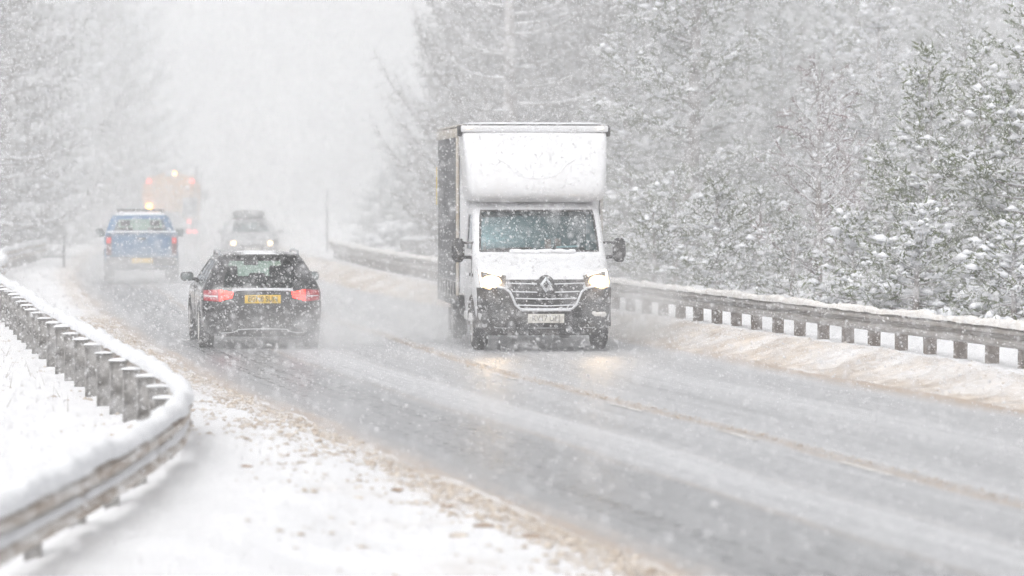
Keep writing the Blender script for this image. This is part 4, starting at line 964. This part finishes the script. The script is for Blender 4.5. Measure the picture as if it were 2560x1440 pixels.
def conifer(seed, label, h, r, whorls, per, needle_mat, droop=.0, start=.08, dens=1.0, snow_amt=.55, tip_up=.25, tuft=.16, irregular=.25, name='pine_tree', cat='tree', snow_size=1.0):
    """Trunk with whorls of limbs; twigs along the limbs carry needle slivers and lumps of lying snow."""
    g = np.random.default_rng(seed)
    root = thing(name, label, cat)
    T, C, Sn = TA(), TA(), TA()
    k = 9; zt = np.linspace(0, h, k); lean = np.cumsum(g.normal(0, .012 * h, (k, 2)), 0) * .35; lean[0] = 0
    T.tube(np.c_[lean, zt - .25 * (zt == 0)], .022 * h + .03, .012, 7)
    fx = lambda z: np.array([np.interp(z, zt, lean[:, 0]), np.interp(z, zt, lean[:, 1]), z])
    nc, nd, nl, nw = [], [], [], []; sc, sa, sl, sw, sh = [], [], [], [], []
    for wz in np.linspace(start, .985, whorls):
        z0 = wz * h
        for b in range(per if wz < .9 else max(3, per - 2)):
            az = g.uniform(0, 2 * PI); f = 1 - wz
            Ln = r * (f ** .72 + .06) * g.uniform(1 - irregular, 1 + irregular) * (.75 + .25 * min(1, wz / .18))
            el = .75 - 1.0 * f - droop * f + g.normal(0, .12)
            t = np.linspace(0, 1, 6); hz = Ln * t * math.cos(el); vz = Ln * (t * math.sin(el) + tip_up * t ** 2.4 - droop * .35 * np.sin(PI * t))
            P = fx(z0 + g.uniform(-.04, .04) * h) + np.stack([hz * math.cos(az), hz * math.sin(az), vz], -1)
            T.tube(P, .006 * h * f + .012, .004, 4)
            for _ in range(int(Ln / .30) + 1):      # snow lying along the limb
                if g.random() < snow_amt:
                    tt = g.uniform(.25, 1.0); p = np.array([np.interp(tt, t, P[:, c]) for c in range(3)]); big = g.uniform(.6, 1.5) * snow_size
                    sc.append(p + [0, 0, .05]); sa.append(np.array([math.cos(az) * math.cos(el * .6), math.sin(az) * math.cos(el * .6), math.sin(el * .6)])); sl.append(.125 * big); sw.append(.085 * big * g.uniform(.8, 1.3)); sh.append(.06 * big)
            ntw = max(5, int(Ln / .12 * dens))
            for q in range(ntw):
                tt = .14 + .86 * (q + g.random()) / ntw; p = np.array([np.interp(tt, t, P[:, c]) for c in range(3)])
                side = 1 if q % 2 else -1; a2 = az + side * g.uniform(.35, 1.05); l2 = (.20 + .42 * Ln * (1 - tt) ** .8 * .8) * g.uniform(.6, 1.2)
                e2 = el * .5 + g.normal(.12 + tip_up * .25, .16); d2 = np.array([math.cos(a2) * math.cos(e2), math.sin(a2) * math.cos(e2), math.sin(e2)])
                m_ = max(4, int(l2 / .04 * dens)); u = (np.arange(m_) + g.random(m_)) / m_
                cc = p + d2 * (u * l2)[:, None]
                dd = d2 * .75 + g.normal(0, .55, (m_, 3)); dd[:, 2] += .12; dd /= np.linalg.norm(dd, axis=1)[:, None]
                nc.append(cc); nd.append(dd); nl.append(tuft * g.uniform(.6, 1.3, m_)); nw.append(.028 * tuft / .16 * g.uniform(.7, 1.5, m_) * 1.3)
                for _ in range(3):
                    if g.random() < snow_amt * (.5 + .5 * tt):
                        big = 1.7 if g.random() < .06 else g.uniform(.35, .85)
                        sc.append(p + d2 * l2 * g.uniform(.1, 1.0) + [0, 0, .03]); sa.append(d2 * [1, 1, .8] + g.normal(0, .25, 3)); sl.append(l2 * g.uniform(.10, .22) * snow_size * big); sw.append(g.uniform(.04, .085) * snow_size * big); sh.append(g.uniform(.025, .055) * snow_size * big)
    T.obj('trunk', M['bark'], root)
    C.slivers(np.concatenate(nc), np.concatenate(nd), np.concatenate(nl), np.concatenate(nw), g)
    C.obj('crown', needle_mat, root)['kind'] = 'stuff'
    Sn.blobs(np.array(sc), np.array(sa), np.array(sl), np.array(sw), np.array(sh), g)
    Sn.obj('snow_load', M['tree_snow'], root, True)['kind'] = 'stuff'
    return root

def bare_tree(seed, label, h, r, limbs, twig_mat, up=.6, name='larch_tree', snow_amt=.3, curve=.5, start=.1, tw=.35, dens=1.0):
    """Leafless tree: limbs that sweep out and curl up, crowded with thin twigs."""
    g = np.random.default_rng(seed); root = thing(name, label, 'tree'); T, C, Sn = TA(), TA(), TA()
    k = 9; zt = np.linspace(0, h, k); lean = np.cumsum(g.normal(0, .01 * h, (k, 2)), 0) * .3; lean[0] = 0
    T.tube(np.c_[lean, zt - .25 * (zt == 0)], .018 * h + .02, .01, 7)
    nc, nd, nl, nw = [], [], [], []; sc, sa, sl, sw, sh = [], [], [], [], []
    for b in range(limbs):
        wz = start + (.98 - start) * (b + g.random()) / limbs; f = 1 - wz; az = g.uniform(0, 2 * PI)
        Ln = r * (f ** .6 + .08) * g.uniform(.65, 1.25); t = np.linspace(0, 1, 8); e = up - 1.0 * f
        hz = Ln * (t - .12 * t ** 3); vz = Ln * (e * t * (1 - .6 * t) + curve * t ** 2.6)
        P = np.array([np.interp(wz * h, zt, lean[:, 0]), np.interp(wz * h, zt, lean[:, 1]), wz * h]) + np.stack([hz * math.cos(az), hz * math.sin(az), vz], -1)
        T.tube(P, .005 * h * f + .014, .006, 4)
        n = max(6, int(Ln / .07 * dens))
        for q in range(n):
            tt = .12 + .88 * (q + g.random()) / n; p = np.array([np.interp(tt, t, P[:, c]) for c in range(3)])
            a2 = az + g.normal(0, .9); e2 = g.normal(.25, .5); d2 = np.array([math.cos(a2) * math.cos(e2), math.sin(a2) * math.cos(e2), math.sin(e2)])
            l2 = tw * g.uniform(.5, 1.3); m_ = 4; u = np.array([0, .3, .55, .8])
            nc.append(p + d2 * (u * l2)[:, None]); dd = d2 + g.normal(0, .45, (m_, 3)) * np.array([[.2], [1], [1], [1]]); dd /= np.linalg.norm(dd, axis=1)[:, None]
            nd.append(dd); nl.append(np.array([l2, l2 * .6, l2 * .5, l2 * .4])); nw.append(np.full(4, .022) * g.uniform(.7, 1.3))
            if g.random() < snow_amt:
                sc.append(p + d2 * l2 * .4 + [0, 0, .02]); sa.append(d2 * [1, 1, .5]); sl.append(l2 * g.uniform(.25, .5)); sw.append(g.uniform(.025, .06)); sh.append(g.uniform(.015, .035))
    T.obj('trunk', M['bark'], root); C.slivers(np.concatenate(nc), np.concatenate(nd), np.concatenate(nl), np.concatenate(nw), g); C.obj('crown', twig_mat, root)['kind'] = 'stuff'
    Sn.blobs(np.array(sc), np.array(sa), np.array(sl), np.array(sw), np.array(sh), g); Sn.obj('snow_load', M['tree_snow'], root, True)['kind'] = 'stuff'
    return root

def spot(px, D): return (px - 1280) * D / 9000.0
def plant(root, px, D, rotz=None, sc=(1, 1, 1), dz=-.05):
    x = spot(px, D); root.location = (x, D, float(ground_z(x, D)) + dz); root.scale = sc
    root.rotation_euler = (0, 0, R.uniform(0, 6.28) if rotz is None else rotz); return root
def plant_dup(src, px, D, sc, label, group=None):
    x = spot(px, D); s = sc if isinstance(sc, tuple) else (sc, sc, sc)
    return dup(src, (x, D, float(ground_z(x, D)) - .05), R.uniform(0, 6.28), s, label, group)

# near pines on the far right, each a tree of its own
pine_a = plant(conifer(101, 'young pine with an upright green leader, tallest of the young pines by the barrier', 4.9, 1.35, 15, 6, M['pine_needles'], tip_up=.45, snow_amt=.40, tuft=.17, start=.05, dens=1.05), 2325, 62, sc=(.95, .95, .90))
pine_b = plant(conifer(102, 'big snow laden pine standing at the very edge of the picture', 5.4, 1.9, 15, 7, M['pine_needles'], tip_up=.35, snow_amt=.55, tuft=.18, start=.04, dens=.95, snow_size=1.05), 2600, 60)
pine_c = plant(conifer(103, 'low snow smothered pine bush leaning over the barrier', 1.9, 1.15, 9, 6, M['pine_needles'], tip_up=.3, snow_amt=.9, tuft=.15, start=.06, snow_size=1.15), 2290, 58.5)
pine_d = plant(conifer(104, 'tall pale green pine behind the box van, top out of frame', 10.5, 2.6, 20, 6, M['spruce_needles'], tip_up=.3, snow_amt=.6, tuft=.21, start=.05, dens=.8, snow_size=1.2), 1730, 84)
larch_b = plant(conifer(115, 'dense brownish grey conifer with fine twigs at the back behind the van', 13, 3.0, 26, 7, M['larch_twigs'], droop=.1, tip_up=.4, snow_amt=.35, tuft=.24, start=.03, dens=.75, snow_size=1.2, name='larch_tree'), 1275, 108)
spruce_a = plant(conifer(105, 'grey spruce at the back of the wood, heavy with snow', 12, 2.7, 22, 6, M['spruce_needles'], droop=.25, tip_up=.25, snow_amt=.8, tuft=.24, start=.03, dens=.7, snow_size=1.6, name='spruce_tree'), 1590, 101)
larch_a = plant(bare_tree(106, 'dark twiggy larch directly behind the box van, limbs curling up', 13.5, 4.2, 70, M['larch_twigs'], name='larch_tree'), 1290, 93)
for px, D, s_, lab in ((1160, 104, (.62, .62, 1.0), 'grey conifer at the very edge of the wood left of the van roof'), (1215, 99, (.8, .8, 1.0), 'grey conifer behind the left part of the van roof'),
                       (1330, 96, (.8, .8, 1.0), 'grey conifer behind the middle of the van roof'), (1420, 101, (.85, .85, 1.0), 'grey conifer behind the right part of the van roof'), (1500, 95, (.75, .75, .95), 'grey conifer just right of the van roof')):
    plant_dup(larch_b, px, D, s_, lab)
birch_a = plant(bare_tree(107, 'slender young birch with reddish purple twigs', 4.6, 1.25, 46, M['birch_twigs'], up=1.3, curve=.5, name='birch_tree', snow_amt=.16, tw=.3, start=.06, dens=.8), 2045, 71)
bush_a = plant(conifer(108, 'small dark spruce bush beside the barrier next to the van', 2.3, 1.1, 9, 6, M['spruce_needles'], tip_up=.2, snow_amt=.5, tuft=.17, start=.04, name='spruce_bush'), 1790, 73)
mound = plant(conifer(109, 'rounded snow covered bush beside the far barrier end', 1.0, 1.0, 6, 8, M['spruce_needles'], tip_up=.1, snow_amt=1.0, tuft=.14, start=.1, snow_size=2.4, name='snowy_bush'), 985, 112)

plant_dup(pine_a, 2450, 65, (.95, .95, .92), 'bushy young pine standing between the upright green pine and the frame edge')
plant_dup(pine_a, 2215, 66, (.72, .72, .58), 'shorter young pine just left of the upright green pine')
plant_dup(pine_c, 2135, 64, (.85, .85, .9), 'little snowy pine by the barrier below the reddish birch')
plant_dup(pine_c, 2530, 56, (.9, .9, .85), 'low snowy pine poking over the barrier near the frame edge')
plant_dup(birch_a, 2110, 76, (.9, .9, .8), 'fainter reddish birch sapling behind the slender young birch')
plant_dup(birch_a, 2490, 70, (1, 1, .85), 'brownish birch thicket behind the near pines')
plant_dup(larch_a, 1195, 100, (.66, .66, .85), 'dark larch at the edge of the wood, bare limbs reaching over the road')
plant_dup(larch_a, 1440, 98, (.85, .85, 1.0), 'twiggy larch between the van roof and the pale green pine')
plant_dup(pine_d, 1860, 92, (.9, .9, .88), 'pale green pine standing between the taller pine and the birches')
plant_dup(pine_d, 1560, 88, (.75, .75, .62), 'half height pine just beside the van roof corner')
plant_dup(spruce_a, 1100, 112, (.62, .62, .45), 'small faint spruce left of the van at the wood edge')
plant_dup(spruce_a, 1030, 118, (.55, .55, .34), 'fainter small spruce behind the stone parapet')
plant_dup(spruce_a, 958, 128, (.5, .5, .24), 'faintest small spruce by the far end of the barrier')
for px, D, s, lab in ((1640, 74, .8, 'dark spruce bush just right of the van mirror'), (1690, 80, 1.1, 'ragged spruce bush behind the bush by the van mirror'), (1900, 76, .9, 'dark spruce bush midway along the barrier'), (1985, 70, .7, 'small spruce bush below the reddish birch'), (1840, 84, 1.3, 'wide dim spruce bush under the pale pines')):
    plant_dup(bush_a, px, D, s, lab)
k = 0
for px, D, s in ((1500, 112, 1.0), (1660, 118, 1.1), (1760, 106, .95), (1850, 122, 1.15), (1930, 110, 1.0), (2010, 100, .95), (2080, 118, 1.15), (2150, 92, .85), (2230, 104, 1.0), (2310, 96, .95), (2390, 88, .85), (2450, 104, 1.0), (2540, 92, .95), (2640, 84, .85), (1390, 116, 1.0), (1240, 122, .95), (1960, 88, .62), (2070, 84, .5), (2200, 80, .55), (2420, 76, .55), (1610, 96, .8)):
    plant_dup((spruce_a, pine_d, spruce_a)[k % 3], px, D, s, 'tall snow laden conifer deep in the wood beyond the barrier', 'back rows of conifers in the wood'); k += 1
# across the road
plant_dup(larch_a, -50, 107, (1.15, 1.15, 1.1), 'dark bare larch overhanging the frame edge behind the curving barrier')
plant_dup(larch_b, 15, 121, (1.0, 1.0, 1.0), 'dim dense larch next to the overhanging larch beyond the curving barrier')
k = 0
for px, D, s in ((110, 150, 1.25), (190, 158, 1.3), (262, 166, 1.4), (300, 178, 1.2), (230, 185, 1.5), (140, 175, 1.5), (50, 150, 1.2)):
    plant_dup((spruce_a, larch_a, pine_d)[k % 3], px, D, (s, s, s), 'pale conifer fading into the snowfall beyond the queue of traffic', 'faded conifers beyond the traffic'); k += 1
k = 0
for px, D, s in ((560, 270, .75), (640, 290, .9), (720, 280, .8), (790, 262, .95), (850, 246, .9), (905, 232, .85), (960, 215, .8), (1010, 190, .8), (880, 205, .55)):
    plant_dup((spruce_a, pine_d, spruce_a)[k % 3], px, D, s, 'far conifer barely visible where the road vanishes', 'barely visible conifers where the road vanishes'); k += 1

# ---------------------------------------------------------------- parapet, poles
def stones():
    root = thing('stone_parapet', 'low grey stone parapet with snow on top beyond the barrier', 'wall', (spot(1000, 101), 101, 0))
    for k in range(10):
        for c in range(3):
            L = .42; b = MB().box((.21 + k * .43 + (.21 if c % 2 else 0), R.uniform(-.02, .02), .16 + .31 * c), (L - .02, .36, .29))
            obj('stone', b, M['stone'], root, bevel=.02, seg=1, smooth=0)
    obj('snow_cap', rough_slab(-.02, 4.55, -.24, .24, .94, .11, 24, 6), M['snow_cap'], root, smooth=60)
    return root
stones()
def pole(px, D, h, r, label, name, cat):
    root = thing(name, label, cat, (spot(px, D), D, float(ground_z(spot(px, D), D))))
    obj('shaft', MB().tube([(0, 0, -.2), (0, 0, h)], r, 10), M['grey_metal'], root, smooth=40)
    obj('reflector', MB().box((0, -r - .006, h * .82), (r * 1.2, .012, h * .1)), M['bright_trim'], root)
    obj('pole_snow', MB().ellipsoid((0, 0, h + .01), (r * 1.15, r * 1.15, .03), 10, 6), M['snow_cap'], root, smooth=60)
pole(818, 126, 2.2, .028, 'thin grey snow pole at the far end of the barrier', 'snow_pole', 'pole')
pole(160, 108, .95, .04, 'short thin marker post on the snowy verge behind the pickup', 'marker_post', 'post')

# ---------------------------------------------------------------- slush crumbs and clods on the near verge
def lumps(name, n, fn, size, m, seed, kind='stuff', parent=None):
    g = np.random.default_rng(seed); X, D = fn(g, n); Z = ground_z(X, D); r = size(g, n)
    A = TA(); a = np.arange(6) * PI / 3
    base = np.concatenate([np.c_[np.cos(a), np.sin(a), 0 * a], [[0, 0, 1.0]], [[.3, .2, -.6]]])
    V = base[None] * g.uniform(.6, 1.25, (n, 8, 1)) * np.stack([r, r * g.uniform(.7, 1.2, n), r * g.uniform(.45, .85, n)], -1)[:, None]
    V = V + np.stack([X, D, Z + r * .12], -1)[:, None]; f = []
    for k in range(6): f += [(k, (k + 1) % 6, 6), ((k + 1) % 6, k, 7)]
    F = (np.arange(n)[:, None, None] * 8 + np.array(f)[None]).reshape(-1, 3)
    return np_mesh(name, V.reshape(-1, 3), F, m, parent, kind)
def verge(g, n):
    D = 20 + 46 * g.random(n) ** 1.3; a = -.15 - np.abs(g.normal(0, .95, n)) ; keep = fbm(a * 1.3 + 40, D * .7, 51) + g.normal(0, .06, n)
    a = np.where(keep > .44, a, -.1 - .5 * g.random(n)); return XL(D) + a, D
lumps('slush_crumbs', 9500, verge, lambda g, n: np.clip(g.lognormal(-4.45, .6, n), .004, .042), M['slush'], 61)
def bank(g, n):
    D = 36 + 44 * g.random(n); t = .05 + 1.25 * g.random(n) ** 1.2; return edge_r(D) + t, D
lumps('bank_crumbs', 3000, bank, lambda g, n: np.clip(g.lognormal(-4.75, .4, n), .005, .025), M['slush'], 62)
def line_crumbs(g, n):
    D = 24 + 40 * g.random(n); return XL(D) + 4.03 + g.normal(0, .075, n), D
def lumps_flat(name, n, fn, size, m, seed):
    o = lumps(name, n, fn, size, m, seed); return o
o = lumps('centre_line_slush', 1500, line_crumbs, lambda g, n: np.clip(g.lognormal(-4.8, .5, n), .004, .025), M['slush'], 63); o.location.z = .055
for px, py, r, m, lab in ((1208, 1305, .045, 'slush_dark', 'roundest dark slush clod near the road edge'), (1148, 1333, .05, 'slush', 'flat orange brown slush clod beside the road edge'), (992, 1227, .036, 'slush_dark', 'small dark brown slush clod halfway up the verge'), (893, 1258, .032, 'slush', 'single brown clod standing clear on the white verge'),
                          (1330, 1330, .045, 'slush_dark', 'grey brown clod at the very edge of the wet road'), (722, 1125, .04, 'slush', 'pale brown slush clod below the barrier bend'), (615, 1212, .032, 'slush_dark', 'lone dark clod in the clean snow by the barrier'), (1118, 1262, .035, 'slush_dark', 'dark clod close above the roundest clod')):
    s = (py - 465) / 2.38; D = 9000 / s; X = (px - 1280) / s; z = float(ground_z(X, D))
    b = MB(); rings = []; g = random.Random(px)
    for i in range(1, 7):
        th = PI * i / 7; rings.append([(r * math.sin(th) * math.cos(q * PI / 5) * g.uniform(.75, 1.25) * 1.2, r * math.sin(th) * math.sin(q * PI / 5) * g.uniform(.75, 1.25), r * .8 * math.cos(th) * g.uniform(.85, 1.1)) for q in range(10)])
    b.loft(rings); c = obj('slush_clod', b, M[m], smooth=25); c.scale = (1.25, 1, .62); c.location = (X, D, z + r * .15); tag(c, lab, 'slush clod')
# a few dead grass blades through the snow behind the barrier
gb = TA(); g = np.random.default_rng(77)
n = 90; D = g.uniform(38, 52, n); xx = XLEFT(D) - g.uniform(.5, 2.2, n); C0 = np.stack([xx, D, ground_z(xx, D) - .01], -1); dr = np.stack([g.normal(0, .45, n), g.normal(0, .3, n), np.ones(n)], -1); dr /= np.linalg.norm(dr, axis=1)[:, None]
gb.slivers(C0, dr, g.uniform(.08, .28, n), np.full(n, .008), g); gb.obj('grass', M['grass'], None)['kind'] = 'stuff'

# ---------------------------------------------------------------- spray thrown up by the wheels, and haze clouds added to whiten the distance
def spray_mat(dens, rad, full=.35):
    m = bpy.data.materials.new('spray_and_added_haze'); m.use_nodes = True
    N, L = m.node_tree.nodes, m.node_tree.links
    N.remove(N['Principled BSDF']); o = N['Material Output']
    tc = N.new('ShaderNodeTexCoord'); mp = N.new('ShaderNodeMapping'); mp.inputs['Scale'].default_value = [1 / r for r in rad]
    L.new(tc.outputs['Object'], mp.inputs[0])
    ln = N.new('ShaderNodeVectorMath'); ln.operation = 'LENGTH'; L.new(mp.outputs[0], ln.inputs[0])
    nz = N.new('ShaderNodeTexNoise'); nz.inputs['Scale'].default_value = 1.7; nz.inputs['Detail'].default_value = 2; L.new(mp.outputs[0], nz.inputs['Vector'])
    ad = N.new('ShaderNodeMath'); ad.operation = 'MULTIPLY_ADD'; L.new(nz.outputs['Fac'], ad.inputs[0]); ad.inputs[1].default_value = .9; L.new(ln.outputs['Value'], ad.inputs[2])
    mr = N.new('ShaderNodeMapRange'); mr.interpolation_type = 'SMOOTHSTEP'
    mr.inputs[1].default_value = 1.30; mr.inputs[2].default_value = full; mr.inputs[3].default_value = 0; mr.inputs[4].default_value = dens
    L.new(ad.outputs[0], mr.inputs[0])
    v = N.new('ShaderNodeVolumePrincipled'); v.inputs['Color'].default_value = (.97, .975, .98, 1); L.new(mr.outputs[0], v.inputs['Density'])
    L.new(v.outputs[0], o.inputs['Volume']); return m
def spray(name, X, D, rad, dens, seed, rotz=.12, full=.35):
    rings = []; nu, nv = 20, 12
    for i in range(1, nv):
        th = PI * i / nv
        rings.append([(rad[0] * math.sin(th) * math.cos(2 * PI * k / nu), rad[1] * math.sin(th) * math.sin(2 * PI * k / nu), max(rad[2] * math.cos(th), -.2)) for k in range(nu)])
    o = obj(name, MB().loft(rings), spray_mat(dens, rad, full), None, smooth=80, kind='stuff'); o.location = (X, D, .22); o.rotation_euler = (0, 0, rotz); return o
spray('road_spray', -2.75, 54.8, (1.25, 2.8, 1.0), .80, 1)       # estate
spray('road_spray', -3.4, 54.0, (2.3, 2.6, .75), .36, 2)
spray('road_spray', -1.2, 57.5, (1.5, 4.2, 1.5), .50, 3)       # van
spray('road_spray', 1.9, 57.0, (1.5, 4.4, 1.6), .50, 4)
spray('road_spray', .2, 54.2, (1.7, 2.2, .42), .20, 9)
spray('road_spray', -9.2, 89.0, (2.6, 4.0, 1.1), .40, 5)      # pickup
spray('road_spray', -11.2, 118, (5.5, 22.0, 2.6), .055, 6)
spray('road_spray', -14.3, 149, (5.5, 12.0, 3.6), .03, 7)      # gritter
spray('road_spray', -8.2, 118, (3.4, 9.0, 2.2), .13, 8)
spray('added_haze', 0, 195, (110, 155, 40), .0125, 10, 0, .75)  # soft haze cloud added to whiten the far traffic and trees
spray('added_haze', 19, 100, (34, 52, 28), .036, 11, 0, .75)  # second cloud added to pale the wood behind the van

# ---------------------------------------------------------------- falling snow
def falling_snow():
    g = np.random.default_rng(5)
    def fill(n, d0, d1):
        D = (g.random(n) * (d1 ** 3 - d0 ** 3) + d0 ** 3) ** (1 / 3)
        X = D * (g.random(n) - .5) * .284 * 1.18 + g.uniform(-.6, .6, n)
        Z = CAM_H + D * ((g.random(n) - .5) * .16 * 1.12 - .0283)
        k = Z > .03
        return X[k], D[k], Z[k]
    near, far = fill(185000, 4.5, 62), fill(95000, 62, 98)
    X, D, Z = [np.concatenate(q) for q in zip(near, far)]; n = len(X)
    r = np.clip(g.lognormal(-5.14, .45, n), .0026, .016) * np.where(D > 62, 1.35, 1.0)
    base = np.array([[1, 0, 0], [-.5, .87, 0], [-.5, -.87, 0], [0, 0, 1], [0, 0, -1.]])
    sc = r[:, None] * np.stack([g.uniform(.7, 1.3, n), g.uniform(.7, 1.3, n), g.uniform(.7, 1.7, n)], -1)
    V = base[None] * sc[:, None]
    th = g.uniform(-.9, .5, n); c, s = np.cos(th)[:, None], np.sin(th)[:, None]
    V = np.stack([V[..., 0] * c + V[..., 2] * s, V[..., 1], -V[..., 0] * s + V[..., 2] * c], -1)
    V = V + np.stack([X, D, Z], -1)[:, None]
    f = np.array([(0, 1, 3), (1, 2, 3), (2, 0, 3), (1, 0, 4), (2, 1, 4), (0, 2, 4)])
    F = (np.arange(n)[:, None, None] * 5 + f[None]).reshape(-1, 3)
    return np_mesh('falling_snow', V.reshape(-1, 3), F, M['flake'], None, 'stuff', smooth=True)
falling_snow()

# ---------------------------------------------------------------- the snowy air
hz = MB().box((0, 215, 11.5), (420, 520, 26)); h = obj('haze', hz, None, None, smooth=0, kind='stuff'); h.data.materials.append(volume_mat('snowy_air', HAZE_DENSITY))
